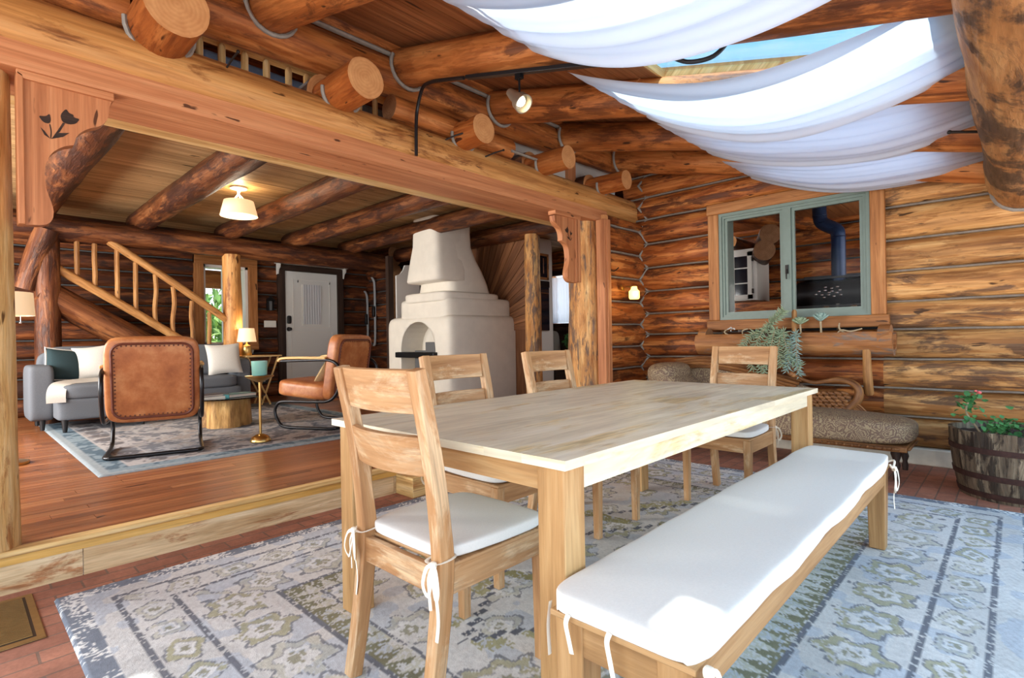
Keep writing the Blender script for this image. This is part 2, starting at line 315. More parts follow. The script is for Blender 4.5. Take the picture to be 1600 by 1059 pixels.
# ---------------------------------------------------------------- mesh building
class MB:
    def __init__(s): s.V = []; s.Fc = []; s.U = []; s.R = []; s.Mi = []; s.T = None
    def add(s, verts, faces, uvs, mi=0, rnd=None):
        b = len(s.V)
        if rnd is None: rnd = random.random()
        for v in verts: s.V.append(tuple(s.T @ Vector(v)) if s.T is not None else tuple(v))
        s.R += [rnd]*len(verts)
        mis = mi if isinstance(mi, list) else [mi]*len(faces)
        for f, u, m in zip(faces, uvs, mis): s.Fc.append(tuple(b+i for i in f)); s.U += list(u); s.Mi.append(m)
        return s
    def box(s, lo, hi, grain=None, mi=0, rnd=None, R=None):
        lo = Vector(lo); hi = Vector(hi); d = hi-lo
        if grain is None: grain = max(range(3), key=lambda i: d[i])
        P = [Vector((lo[0] if not i & 1 else hi[0], lo[1] if not i & 2 else hi[1], lo[2] if not i & 4 else hi[2])) for i in range(8)]
        F_ = [(0, 4, 6, 2), (1, 3, 7, 5), (0, 1, 5, 4), (2, 6, 7, 3), (0, 2, 3, 1), (4, 5, 7, 6)]
        o = [i for i in range(3) if i != grain]; uv = []
        for k, f in enumerate(F_):
            ax = k//2
            if ax == grain: uv.append([(P[i][o[0]]*.3, P[i][o[1]]) for i in f])
            else:
                w = [i for i in o if i != ax][0]
                uv.append([(P[i][grain], P[i][w]+(.37*k)) for i in f])
        if R is not None:
            c = (lo+hi)/2; P = [c+R@(p-c) for p in P]
        return s.add(P, F_, uv, mi, rnd)
    def sweep(s, path, prof, up=None, caps=True, mi=0, cap_mi=None, rnd=None, scale=None, closed=False):
        """prof: list of (a,b) or function(i,t)->list; a along side axis, b along 'up' axis."""
        path = [Vector(p) for p in path]; n = len(path)
        T = []
        for i in range(n):
            if closed: t = path[(i+1) % n]-path[i-1]
            else: t = path[min(i+1, n-1)]-path[max(i-1, 0)]
            T.append(t.normalized())
        if up is None:
            a = Vector((0, 0, 1)) if abs(T[0].z) < .9 else Vector((1, 0, 0))
            nrm = (a-T[0]*a.dot(T[0])).normalized()
        else: nrm = None
        L = 0; verts = []; us = []; rings = []
        for i in range(n):
            if i: L += (path[i]-path[i-1]).length
            if up is not None:
                a = Vector(up); N_ = (a-T[i]*a.dot(T[i]))
                N_ = N_.normalized() if N_.length > 1e-5 else Vector((1, 0, 0))
            else:
                if i:
                    q = T[i-1].rotation_difference(T[i]); nrm = q @ nrm
                    nrm = (nrm-T[i]*nrm.dot(T[i])).normalized()
                N_ = nrm
            B = N_.cross(T[i])
            pr = prof(i, i/max(1, n-1)) if callable(prof) else prof
            k = 1 if scale is None else (scale[i] if not callable(scale) else scale(i/max(1, n-1)))
            rings.append(pr); verts += [path[i]+B*(a_*k)+N_*(b_*k) for a_, b_ in pr]; us.append(L)
        m = len(rings[0]); c = [0.0]
        for j in range(m): c.append(c[-1]+math.hypot(rings[n//2][(j+1) % m][0]-rings[n//2][j][0], rings[n//2][(j+1) % m][1]-rings[n//2][j][1]))
        faces = []; uv = []; mis = []
        for i in range(n-1+(1 if closed else 0)):
            i2 = (i+1) % n; u2 = us[i2] if i2 else L+.01
            for j in range(m):
                j2 = (j+1) % m
                faces.append((i*m+j, i*m+j2, i2*m+j2, i2*m+j)); uv.append([(us[i], c[j]), (us[i], c[j+1]), (u2, c[j+1]), (u2, c[j])]); mis.append(mi)
        if caps and not closed:
            cm = mi if cap_mi is None else cap_mi
            faces.append(tuple(reversed(range(m)))); uv.append([(rings[0][j][0], rings[0][j][1]) for j in reversed(range(m))]); mis.append(cm)
            faces.append(tuple((n-1)*m+j for j in range(m))); uv.append([(rings[-1][j][0], rings[-1][j][1]) for j in range(m)]); mis.append(cm)
        return s.add(verts, faces, uv, mis, rnd)
    def tube(s, path, r, n=8, mi=0, rnd=None, scale=None, closed=False, caps=True):
        pr = [(r*math.cos(2*PI*k/n), r*math.sin(2*PI*k/n)) for k in range(n)]
        return s.sweep(path, pr, None, caps, mi, None, rnd, scale, closed)
    def log(s, p0, p1, r0, r1=None, n=22, seg=.16, wob=.035, mi=0, cap_mi=1, rnd=None, flat=None, bend=0.0):
        p0 = Vector(p0); p1 = Vector(p1); r1 = r0 if r1 is None else r1
        L = (p1-p0).length; k = max(3, int(L/seg)); ph = [random.uniform(0, 6.28) for _ in range(8)]
        side = (p1-p0).cross(Vector((0, 0, 1)))
        side = side.normalized() if side.length > 1e-4 else Vector((1, 0, 0))
        up2 = side.cross((p1-p0).normalized())
        path = []
        for i in range(k+1):
            t = i/k; u = t*L
            path.append(p0.lerp(p1, t)+side*(bend*math.sin(PI*t)+.25*wob*r0*math.sin(1.7*u+ph[0]))+up2*.25*wob*r0*math.sin(2.1*u+ph[1]))
        def prof(i, t):
            u = t*L; o = []
            for j in range(n):
                a = 2*PI*j/n; r = r0+(r1-r0)*t
                r *= 1+wob*(.45*math.sin(2*a+ph[2]+1.3*u)+.35*math.sin(3*a+ph[3]-2.3*u)+.35*math.sin(5*a+ph[4]+3.9*u)+.3*math.sin(a+ph[5]+5.5*u)+.25*math.sin(8*a+ph[6]+7.7*u))
                x, y = r*math.cos(a), r*math.sin(a)
                if flat: y = max(-flat, min(flat, y))
                o.append((x, y))
            return o
        return s.sweep(path, prof, None, True, mi, cap_mi, rnd)
    def lathe(s, prof, c=(0, 0, 0), n=28, mi=0, rnd=None, ax='Z', caps=False):
        verts = []; faces = []; uv = []; c = Vector(c); m = len(prof)
        for r, z in prof:
            for k in range(n):
                a = 2*PI*k/n; p = Vector((r*math.cos(a), r*math.sin(a), z))
                if ax == 'X': p = Vector((p.z, p.x, p.y))
                if ax == 'Y': p = Vector((p.x, p.z, p.y))
                verts.append(c+p)
        for i in range(m-1):
            for k in range(n):
                k2 = (k+1) % n; f = (i*n+k, i*n+k2, (i+1)*n+k2, (i+1)*n+k)
                if ax == 'Y': f = tuple(reversed(f))
                faces.append(f)
                w = 2*PI*max(prof[i][0], prof[i+1][0])
                q = [(prof[i][1], w*k/n), (prof[i][1], w*(k+1)/n), (prof[i+1][1], w*(k+1)/n), (prof[i+1][1], w*k/n)]
                uv.append(q if ax != 'Y' else q[::-1])
        return s.add(verts, faces, uv, mi, rnd)
    def prism(s, pts, d, grain=0, mi=0, rnd=None):
        """flat polygon pts (3D, in order) pushed along d."""
        pts = [Vector(p) for p in pts]; d = Vector(d); n = len(pts); o = [i for i in range(3) if i != grain]
        nn = Vector((0, 0, 0))
        for i in range(n): nn += pts[i].cross(pts[(i+1) % n])
        if nn.dot(d) > 0: pts = pts[::-1]
        V_ = pts+[p+d for p in pts]
        uvf = lambda p: (p[grain], p[o[0]]+p[o[1]])
        faces = [tuple(range(n)), tuple(reversed(range(n, 2*n)))]; uv = [[uvf(V_[i]) for i in f] for f in faces]
        for i in range(n):
            j = (i+1) % n; f = (j, i, n+i, n+j); faces.append(f); uv.append([uvf(V_[q]) for q in f])
        return s.add(V_, faces, uv, mi, rnd)
    def sq(s, c, size, e=5, n=10, mi=0, rnd=None, R=None, fn=None):
        """rounded block: superquadric of half sizes size/2."""
        c = Vector(c); verts = []; faces = []; uv = []; idx = {}
        def vid(p):
            k = (round(p[0], 5), round(p[1], 5), round(p[2], 5))
            if k not in idx:
                q = sum(abs(x)**e for x in p)**(1/e); v = Vector(x/q for x in p)
                v = Vector((v[0]*size[0]/2, v[1]*size[1]/2, v[2]*size[2]/2))
                if fn: v = fn(v)
                if R is not None: v = R@v
                idx[k] = len(verts); verts.append(c+v)
            return idx[k]
        w = lambda i: math.sin((i/n*2-1)*PI/2*.92)/math.sin(PI/2*.92)
        for ax in range(3):
            for sg in (-1, 1):
                for i in range(n):
                    for j in range(n):
                        f = []
                        for a, b in ((i, j), (i+1, j), (i+1, j+1), (i, j+1)):
                            p = [0, 0, 0]; p[ax] = sg; p[(ax+1) % 3] = w(a); p[(ax+2) % 3] = w(b); f.append(vid(p))
                        if sg < 0: f.reverse()
                        faces.append(tuple(f)); uv.append([(verts[q][0]+verts[q][2], verts[q][1]+verts[q][2]) for q in f])
        return s.add(verts, faces, uv, mi, rnd)
    def ball(s, c, r, n=6, mi=0): return s.sq(c, (2*r, 2*r, 2*r) if not hasattr(r, '__len__') else tuple(2*x for x in r), 2, n, mi)
    def grid(s, nu, nv, fn, mi=0, rnd=None, flip=False):
        verts = [fn(i/nu, j/nv) for j in range(nv+1) for i in range(nu+1)]; faces = []; uv = []
        for j in range(nv):
            for i in range(nu):
                a = j*(nu+1)+i; f = (a, a+1, a+nu+2, a+nu+1)
                if flip: f = f[::-1]
                faces.append(f); uv.append([((q % (nu+1))/nu, (q//(nu+1))/nv) for q in f])
        return s.add(verts, faces, uv, mi, rnd)

def wpos(o):
    p = Vector((0, 0, 0))
    while o is not None: p += Vector(o.location); o = o.parent
    return p
def props(o, label=None, cat=None, group=None, kind=None):
    if label: o['label'] = label
    if cat: o['category'] = cat
    if group: o['group'] = group
    if kind: o['kind'] = kind
    return o
def ob(name, mb, mats, parent=None, label=None, cat=None, group=None, kind=None, bevel=0, angle=40, smooth=True, origin=None):
    if not isinstance(mats, (list, tuple)): mats = [mats]
    V = np.array(mb.V, dtype=np.float64)
    if parent is not None: off = np.array(wpos(parent)); loc = Vector((0, 0, 0))
    else:
        if origin is None: origin = ((V[:, 0].min()+V[:, 0].max())/2, (V[:, 1].min()+V[:, 1].max())/2, V[:, 2].min())
        off = np.array(origin); loc = Vector(origin)
    me = bpy.data.meshes.new(name); me.from_pydata((V-off).tolist(), [], mb.Fc)
    uvl = me.uv_layers.new(name='UVMap'); uvl.data.foreach_set('uv', np.array(mb.U, dtype=np.float32).ravel())
    at = me.attributes.new('rnd', 'FLOAT', 'POINT'); at.data.foreach_set('value', np.array(mb.R, dtype=np.float32))
    for m in mats: me.materials.append(m if not isinstance(m, str) else M[m])
    me.polygons.foreach_set('material_index', np.minimum(np.array(mb.Mi, dtype=np.int32), len(mats)-1))
    if smooth:
        me.shade_smooth(); me.set_sharp_from_angle(angle=math.radians(angle))
    o = bpy.data.objects.new(name, me); C.objects.link(o); o.location = loc
    if parent is not None: o.parent = parent
    if bevel:
        b = o.modifiers.new('bevel', 'BEVEL'); b.width = bevel; b.segments = 2; b.limit_method = 'ANGLE'; b.angle_limit = math.radians(45)
        b.harden_normals = False
    return props(o, label, cat, group, kind)
def root(name, loc, label, cat, group=None, kind=None):
    o = bpy.data.objects.new(name, None); C.objects.link(o); o.location = loc; o.empty_display_size = .1
    return props(o, label, cat, group, kind)
def copy_tree(o, parent=None, label=None, group=None):
    c = o.copy(); C.objects.link(c); c.parent = parent
    if label: c['label'] = label
    if group: c['group'] = group
    for ch in list(o.children): copy_tree(ch, c)
    return c
def arc(c, r, a0, a1, n, ax=(0, 1), z=0):
    out = []
    for i in range(n+1):
        a = a0+(a1-a0)*i/n; p = [0, 0, 0]; p[ax[0]] = c[0]+r*math.cos(a); p[ax[1]] = c[1]+r*math.sin(a)
        k = 3-ax[0]-ax[1]; p[k] = z; out.append(tuple(p))
    return out
def rect(w, h): return [(-w/2, -h/2), (w/2, -h/2), (w/2, h/2), (-w/2, h/2)]
def catmull(P, k=6):
    P = [Vector(p) for p in P]; out = []
    for i in range(len(P)-1):
        p0 = P[max(i-1, 0)]; p1 = P[i]; p2 = P[i+1]; p3 = P[min(i+2, len(P)-1)]
        for j in range(k):
            t = j/k
            out.append(.5*((2*p1)+(p2-p0)*t+(2*p0-5*p1+4*p2-p3)*t*t+(3*p1-p0-3*p2+p3)*t**3))
    out.append(P[-1]); return out

FL2 = .18          # living room floor
YO = 3.10          # face of the opening's timbers
XW = 5.33          # face of the window wall's logs

# ---------------------------------------------------------------- setting: floors
m = MB(); m.box((-2.2, -1.6, -.12), (5.6, 3.17, 0)); ob('floor', m, 'brick', kind='structure', smooth=False, label='reddish brick paver floor of the sunroom')
def floor_boards():
    m = MB(); w = .085; y = 3.17; j = 0
    while y < 9.2:
        x = -2.2-random.random()*1.2
        while x < 8.6:
            L = random.choice((.9, 1.2, 1.5, 1.8)); a, b = max(x, -2.2), min(x+L-.002, 8.6)
            if b > a: m.box((a, y, .10), (b, y+w-.0015, FL2), grain=0)
            x += L
        y += w; j += 1
    ob('floor_2', m, 'floor_board', kind='structure', smooth=False, label='raised reddish oak plank floor of the living room')
floor_boards()
# step up to the living room
st = root('step', (1.9, 3.15, 0), 'timber step between brick floor and living room floor', 'step', kind='structure')
m = MB(); x = -1.6
for L in (2.02, 1.7, 1.4, 1.6): m.box((x, 3.155, 0), (x+L-.003, 3.185, .125), grain=0); x += L
ob('riser', m, 'riser', st, smooth=False)
m = MB(); m.box((-1.6, 3.148, .125), (5.3, 3.19, .172), grain=0); ob('riser_strip', m, 'step_yellow', st, smooth=False)
m = MB(); m.tube([(-1.6, 3.135, .178), (5.3, 3.135, .178)], .013, 10); m.box((-1.6, 3.135, .166), (5.3, 3.2, .188), grain=0); ob('nosing', m, 'step_pale', st)
m = MB(); m.box((2.13, 2.95, 0), (2.42, 3.15, .115), grain=1); m.box((2.13, 2.95, .115), (3.4, 3.15, .135), grain=0)
ob('step_block', m, 'step_pale', st, bevel=.006)
# brass floor register
t = root('floor_register', (.1, 2.83, 0), 'brass floor vent grille set in the bricks by the step', 'vent')
m = MB(); m.box((-.06, 2.58, 0), (.235, 3.08, .006)); ob('frame', m, 'brass_dull', t, bevel=.003)
m = MB(); m.box((-.03, 2.61, .0055), (.21, 3.05, .0065)); ob('shade_sheet', m, 'dark_wood', t, smooth=False)  # dark sheet painted for the shade between the grille bars
m = MB()
for i in range(30):
    for x0 in (-.02, .10): m.box((x0, 2.62+i*.0142, .006), (x0+.1, 2.62+i*.0142+.006, .010))
ob('grille', m, 'brass_dull', t, smooth=False)

# ---------------------------------------------------------------- log walls
def oval(ry, rz, n=16, sx_=1):
    return [(ry*math.copysign(abs(math.cos(2*PI*k/n))**.85, math.cos(2*PI*k/n)), rz*math.copysign(abs(math.sin(2*PI*k/n))**.62, math.sin(2*PI*k/n))) for k in range(n)]
def wall_log(m, ax, c, a, b, z0, z1, depth=.14, mi=0, rnd=None, seg=.22):
    """log along axis ax ('X' or 'Y'), centre plane coordinate c, from a to b, between heights z0..z1"""
    L = b-a; k = max(2, int(L/seg)); ph = [random.uniform(0, 6.28) for _ in range(8)]
    zc = (z0+z1)/2; rz = (z1-z0)/2+.004; n = 16
    path = [((a+L*i/k, c, zc) if ax == 'X' else (c, a+L*i/k, zc)) for i in range(k+1)]
    base = oval(depth, rz, n)
    def prof(i, t):
        u = t*L; o = []
        for j, (p, q) in enumerate(base):
            an = 2*PI*j/n
            f = 1+.05*(math.sin(2*an+1.7*u+ph[0])*.4+math.sin(3*an-2.9*u+ph[1])*.4+math.sin(5*an+4.6*u+ph[2])*.35+math.sin(6.3*u+ph[3])*.35+math.sin(11*u+4*an+ph[4])*.25)
            o.append((p*f, q*(1+(f-1)*.35)))
        return o
    m.sweep(path, prof, (0, 0, 1), True, mi, 1, rnd)
def wall(name, ax, c, levels, spans, mats, label, depth=.14, chink='chink', front=1, chink_r=.010, chink_off=.082):
    """spans(z0,z1) -> list of (a,b) intervals; front = +1/-1 side of c that the chinking line sits on"""
    m = MB(); k = MB()
    for z0, z1 in zip(levels[:-1], levels[1:]):
        for a, b in spans(z0, z1): wall_log(m, ax, c, a, b, z0, z1, depth)
    for i, z in enumerate(levels[1:-1]):
        S1 = spans(levels[i], z); S2 = spans(z, levels[i+2])
        for a, b in S1:
            for a2, b2 in S2:
                lo, hi = max(a, a2), min(b, b2)
                if hi-lo < .05: continue
                nn = max(2, int((hi-lo)/.25)); pts = []
                for q in range(nn+1):
                    u = lo+(hi-lo)*q/nn; dz = random.uniform(-.004, .004); cc = c+front*chink_off
                    pts.append((u, cc, z+dz) if ax == 'X' else (cc, u, z+dz))
                k.sweep(pts, [(.03*math.cos(2*PI*j/8), chink_r*math.sin(2*PI*j/8)) for j in range(8)], (0, 0, 1))
    o = ob(name, m, mats, kind='structure', label=label, angle=50)
    ob('chinking', k, chink, o)
    return o

roofz = lambda y: 2.255+.28*y           # underside of the roof boards
LV = [.13, .375, .605, .845, 1.09, 1.32, 1.57, 1.83, 2.10, 2.375, 2.62, 2.86, 3.10]
def sp_win(z0, z1):
    hi = 3.25; lo = max(-1.5, (z1-.1-2.26)/.28)
    if z1 <= 1.1 or z0 >= 2.37: return [(lo, hi)]
    return [(2.16, hi), (lo, .84)]
# the pale end of the wall is the same wood in a paler tone: own mesh to the right of the window
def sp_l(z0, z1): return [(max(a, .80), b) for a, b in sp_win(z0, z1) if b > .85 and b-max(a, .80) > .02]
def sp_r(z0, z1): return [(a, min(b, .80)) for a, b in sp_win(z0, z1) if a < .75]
wall('wall_right', 'Y', XW+.14, LV, sp_l, ['wall_log', 'end'], 'orange log wall of the sunroom around the window', front=-1)
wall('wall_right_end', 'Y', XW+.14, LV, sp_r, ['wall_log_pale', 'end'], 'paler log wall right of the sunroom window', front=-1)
m = MB(); m.box((XW-.01, -1.5, 0), (XW+.2, 3.2, .135)); ob('baseboard_right', m, 'plinth', kind='structure', label='cream plaster plinth under the log wall', bevel=.012)
# short log wall between the opening and the corner (courses offset by half a log)
LS = [.18, .26, .49, .73, .965, 1.20, 1.445, 1.70, 1.965, 2.235, 2.33]
wall('wall_left', 'X', YO+.04, LS, lambda a, b: [(4.65, 5.5)], ['wall_log', 'end'], 'short log wall between opening post and room corner', depth=.13, front=-1)
# zigzag of chinking in the corner
m = MB(); pts = []
zz = [.4, .49, .605, .73, .845, .965, 1.09, 1.20, 1.32, 1.445, 1.57, 1.70, 1.83, 1.965, 2.10, 2.235, 2.375, 2.5, 2.62, 2.75, 2.86]
for i, z in enumerate(zz): pts.append((5.318 if i % 2 else 5.385, 3.045 if i % 2 else 2.978, z))
m.tube(pts, .015, 6); ob('trim_corner', m, 'chink', kind='structure', label='zigzag line of grey chinking in the room corner')

# ---------------------------------------------------------------- opening: beam, posts, brackets
m = MB(); m.box((-1.4, YO, 2.262), (4.77, 3.47, 2.39), grain=0); m.box((-1.4, 3.30, 2.30), (5.4, 3.5, 2.40), grain=0)
ob('sawn_beam', m, 'trim', kind='structure', bevel=.008, smooth=False, label='squared reddish timber beam across the opening')
m = MB(); m.log((-1.5, 3.215, 2.475), (5.5, 3.215, 2.475), .15, .15, wob=.03)
ob('log_beam', m, ['honey_log', 'end'], kind='structure', label='round honey coloured log lying on the squared opening beam', angle=60)
m = MB(); m.box((-1.4, 3.50, 2.285), (5.4, 3.66, 2.31), grain=0); ob('trim_1', m, 'step_pale', kind='structure', label='pale board nailed along the back of the opening beam', smooth=False)
m = MB(); m.log((-1.5, 3.22, 2.862), (5.5, 3.22, 2.995), .158, .108, wob=.03); o = ob('wall_left_upper', m, ['rafter_log', 'end'], kind='structure', label='upper wall logs above the loft gap', angle=60)
m = MB(); m.log((-1.5, 3.25, 3.20), (5.5, 3.25, 3.20), .15, wob=.03); ob('upper_log', m, ['rafter_log', 'end'], o, angle=60)
m = MB(); m.sweep([(-1.5, 3.115, 3.015), (5.45, 3.125, 3.075)], [(.02*math.cos(a), .014*math.sin(a)) for a in [k*PI/4 for k in range(8)]], (0, 0, 1))
m.sweep([(3.3, 3.09, 2.66), (3.9, 3.09, 2.66)], [(.02*math.cos(a), .01*math.sin(a)) for a in [k*PI/4 for k in range(8)]], (0, 0, 1))
ob('chinking', m, 'chink', o)
m = MB(); m.log((2.14, 3.17, 2.70), (3.35, 3.17, 2.70), .088, wob=.03); ob('filler_beam', m, ['rafter_log', 'end_dark'], kind='structure', label='short filler log with cut end between loft gap and opening log', cat='log')
m = MB(); m.log((-1.5, 3.17, 2.70), (.62, 3.17, 2.70), .088, wob=.03); ob('filler_beam', m, ['rafter_log', 'end_dark'], kind='structure', label='filler log left of the nearest joist end', cat='log')
m = MB(); m.log((.055, 3.27, FL2), (.055, 3.27, 2.265), .158, .15, wob=.03); ob('log_pillar', m, ['peeled_post', 'end'], kind='structure', label='pale peeled log post at the left edge of the opening', cat='post')
m = MB(); m.log((4.63, 3.30, FL2), (4.63, 3.30, 2.265), .185, .172, wob=.06, n=28); ob('log_pillar', m, ['bark_post', 'end'], kind='structure', label='shaggy bark-patched log post at the right side of the opening', cat='post')
m = MB(); m.box((4.555, 3.0, FL2), (4.595, 3.10, 2.262), grain=2); m.box((4.588, 2.985, FL2), (4.65, 3.10, 2.262), grain=2); ob('trim_2', m, 'trim', kind='structure', bevel=.006, label='squared timber jamb right of the bark-patched post', smooth=False)

BL = [(0.226, 2.235), (0.551, 2.235), (0.54, 2.199), (0.535, 2.141), (0.51, 2.099), (0.453, 2.071), (0.415, 2.031), (0.405, 1.983), (0.366, 1.967), (0.325, 1.929), (0.302, 1.865), (0.301, 1.778), (0.333, 1.677), (0.328, 1.628), (0.306, 1.599), (0.22, 1.593)]
BR = [(3.913, 2.217), (3.919, 2.163), (3.955, 2.132), (4.005, 2.107), (4.031, 2.056), (4.032, 1.996), (4.084, 1.979), (4.122, 1.946), (4.138, 1.827), (4.116, 1.75), (4.096, 1.692), (4.101, 1.646), (4.151, 1.603), (4.277, 1.606), (4.295, 2.253)]
FLW = [[(0.281, 2.084), (0.31, 2.085), (0.322, 2.106), (0.327, 2.075), (0.321, 2.056), (0.3, 2.056)],
       [(0.357, 2.108), (0.38, 2.145), (0.389, 2.123), (0.406, 2.123), (0.405, 2.108), (0.43, 2.11), (0.414, 2.082), (0.39, 2.072), (0.364, 2.076)],
       [(0.319, 2.056), (0.324, 2.057), (0.329, 2.027), (0.327, 1.993), (0.322, 1.989), (0.325, 2.026)],
       [(0.367, 2.075), (0.375, 2.074), (0.356, 2.03), (0.327, 1.991), (0.348, 2.033)],
       [(0.29, 2.033), (0.304, 2.02), (0.323, 1.99), (0.303, 2.003)], [(0.325, 1.99), (0.352, 2.024), (0.39, 2.034), (0.367, 2.01)]]
def smooth_poly(P, keep):
    """round the curvy stretch of an outline"""
    out = []
    n = len(P)
    for i in range(n):
        if i in keep: out.append(P[i]); continue
        a, b, c = P[i-1], P[i], P[(i+1) % n]
        for t in (.25, .5, .75):
            out.append(((1-t)**2*(a[0]+b[0])/2+2*t*(1-t)*b[0]+t*t*(b[0]+c[0])/2, (1-t)**2*(a[1]+b[1])/2+2*t*(1-t)*b[1]+t*t*(b[1]+c[1])/2))
    return out
t = root('wooden_bracket', (.38, 3.15, 1.59), 'large scroll-cut wooden bracket with tulip cut-out on the left post', 'bracket')
m = MB(); P = smooth_poly(BL, (0, 1, 2, 7, 15)); m.prism([(x, 3.125, z) for x, z in P], (0, .06, 0), grain=2); ob('scroll_board', m, 'trim', t, angle=30)
m = MB(); m.prism([(.212, 3.105, 1.593), (.236, 3.105, 1.593), (.236, 3.105, 2.24), (.212, 3.105, 2.255)], (0, .09, 0), grain=2); m.prism([(.236, 3.105, 2.226), (.556, 3.105, 2.226), (.556, 3.105, 2.262), (.212, 3.105, 2.262), (.212, 3.105, 2.24)], (0, .09, 0), grain=0); ob('edge_moulding', m, 'trim', t, angle=30, bevel=.004)
m = MB()
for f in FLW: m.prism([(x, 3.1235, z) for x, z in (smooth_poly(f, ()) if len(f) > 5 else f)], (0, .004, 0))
ob('tulip_shade_inlay', m, 'dark_wood', t, smooth=False, label='dark tulip inlay for the shade in the cut-out')  # thin dark sheets stand in for the shade inside the cut-outs
t = root('wooden_bracket', (4.15, 3.15, 1.6), 'smaller scroll-cut wooden bracket with tulip cut-out on the right post', 'bracket')
m = MB(); P = smooth_poly(BR, (0, 5, 13, 14)); m.prism([(x, 3.125, z) for x, z in P], (0, .06, 0), grain=2); ob('scroll_board', m, 'trim', t, angle=30)
m = MB(); m.box((4.225, 3.108, 1.61), (4.25, 3.13, 2.25), grain=2); m.box((4.262, 3.108, 1.61), (4.30, 3.18, 2.25), grain=2); m.box((3.9, 3.10, 2.225), (4.30, 3.19, 2.262), grain=0); ob('edge_moulding', m, 'trim', t, bevel=.004)
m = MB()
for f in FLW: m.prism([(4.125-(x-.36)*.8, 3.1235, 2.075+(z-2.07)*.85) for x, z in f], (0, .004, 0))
ob('tulip_shade_inlay', m, 'dark_wood', t, smooth=False, label='dark tulip inlay for the shade in the cut-out')  # same dark sheets, shade of the smaller cut-outs as colour

# ---------------------------------------------------------------- living room ceiling, joists
m = MB(); y = 3.74; w = .135
while y < 9.2:
    x = -2.2-random.random()*2
    while x < 8.6:
        L = random.choice((2.4, 3.0, 3.6)); a, b = max(x, -2.2), min(x+L-.002, 8.6)
        if b > a: m.box((a, y, 2.785), (b, y+w-.004, 2.81), grain=0)
        x += L
    y += w
m.box((-2.3, 3.74, 2.812), (8.7, 9.3, 2.86), grain=0)
ob('ceiling', m, 'ceiling_board', kind='structure', smooth=False, label='pine board ceiling of the living room')
JX = [(.745, .15, 'nearest the left post'), (1.73, .146, 'second from the left post'), (2.76, .134, 'third from the left post'), (3.72, .128, 'fourth from the left post'), (4.67, .124, 'fifth from the left post')]
ends = [2.80, 2.80, 2.86, 2.80, 2.80]; SR = [.140, .120, .108, .10, .096]
for (x, r, wd), ye, sr in zip(JX, ends, SR):
    t = root('ceiling_beam', (x, ye, 2.5), 'dark log joist %s, sawn end over the opening' % wd, 'joist', 'log joists of the living room ceiling', 'structure')
    m = MB(); m.log((x, 3.24, 2.66), (x, 8.35, 2.66), r, r*.92, wob=.05); ob('joist_log', m, ['joist_log', 'end'], t, angle=60)
    m = MB(); m.log((x, ye, 2.635), (x, 3.28, 2.640), sr, sr*1.01, wob=.02, n=26); ob('joist_end', m, ['stub_log', 'end'], t, angle=60, label='orange peeled joist end with sawn face')
    m = MB(); pts = [(x+(sr+.010)*math.cos(a), 3.085-.012*math.sin(a), 2.637+(sr+.010)*math.sin(a)) for a in [PI*(.98+1.04*k/12) for k in range(13)]]
    m.tube(pts, .012, 6); ob('chinking', m, 'chink', t)
m = MB(); m.log((5.75, 3.2, 2.64), (5.75, 8.6, 2.64), .125, wob=.05); ob('ceiling_beam', m, ['joist_log', 'end'], label='log ceiling joist resting on the kitchen post', cat='joist', angle=60, kind='structure')
m = MB(); m.log((-.9, 8.1, 2.43), (5.3, 8.1, 2.43), .145, wob=.06); ob('log_beam', m, ['joist_log', 'end'], kind='structure', label='dark log beam above the staircase carrying the joists', angle=60)

# loft
t = root('loft_railing', (1.4, 3.35, 2.6), 'peeled pole loft railing seen in the gap above the opening', 'railing')
m = MB(); m.tube(catmull([(-.6, 3.44, 2.87), (.98, 3.44, 2.872), (1.75, 3.44, 2.88), (2.4, 3.44, 2.88)]), .032, 10); ob('rail', m, 'step_pale', t)
for x in (.76, .88, 1.01, 1.13, 1.26, 1.39, 1.53, 1.65, 1.78, 1.91, 2.04, 2.17):
    m = MB(); m.tube([(x, 3.395, 2.60), (x, 3.395, 2.815), (x, 3.395, 2.83), (x, 3.395, 2.84)], .021, 10, scale=[1, 1, .8, .45]); ob('baluster', m, 'step_pale', t)
m = MB(); m.box((1.15, 3.80, 2.862), (2.6, 3.9, 2.985)); ob('loft_blanket', m, 'blue_cloth', label='strip of blue cloth behind the loft railing', cat='blanket', bevel=.02)
m = MB(); m.box((-2.3, 6.4, 2.85), (8.7, 6.5, 4.6), grain=0); m.box((-2.3, 3.2, 2.85), (-2.2, 6.5, 4.6), grain=1); m.box((8.6, 3.2, 2.85), (8.7, 6.5, 4.6), grain=1)
ob('wall_loft', m, 'shaded_log', kind='structure', label='dark timber back wall of the loft', smooth=False)
m = MB(); m.box((3.42, 3.40, 2.62), (5.4, 3.44, 3.2)); ob('wall_loft_white', m, 'drywall', kind='structure', label='off-white drywall behind the right end of the loft gap', smooth=False)
m = MB(); m.box((4.45, 3.36, 2.56), (4.58, 3.42, 3.2), grain=2); ob('trim_3', m, 'trim', kind='structure', label='wooden stud on the drywall in the loft gap', smooth=False)

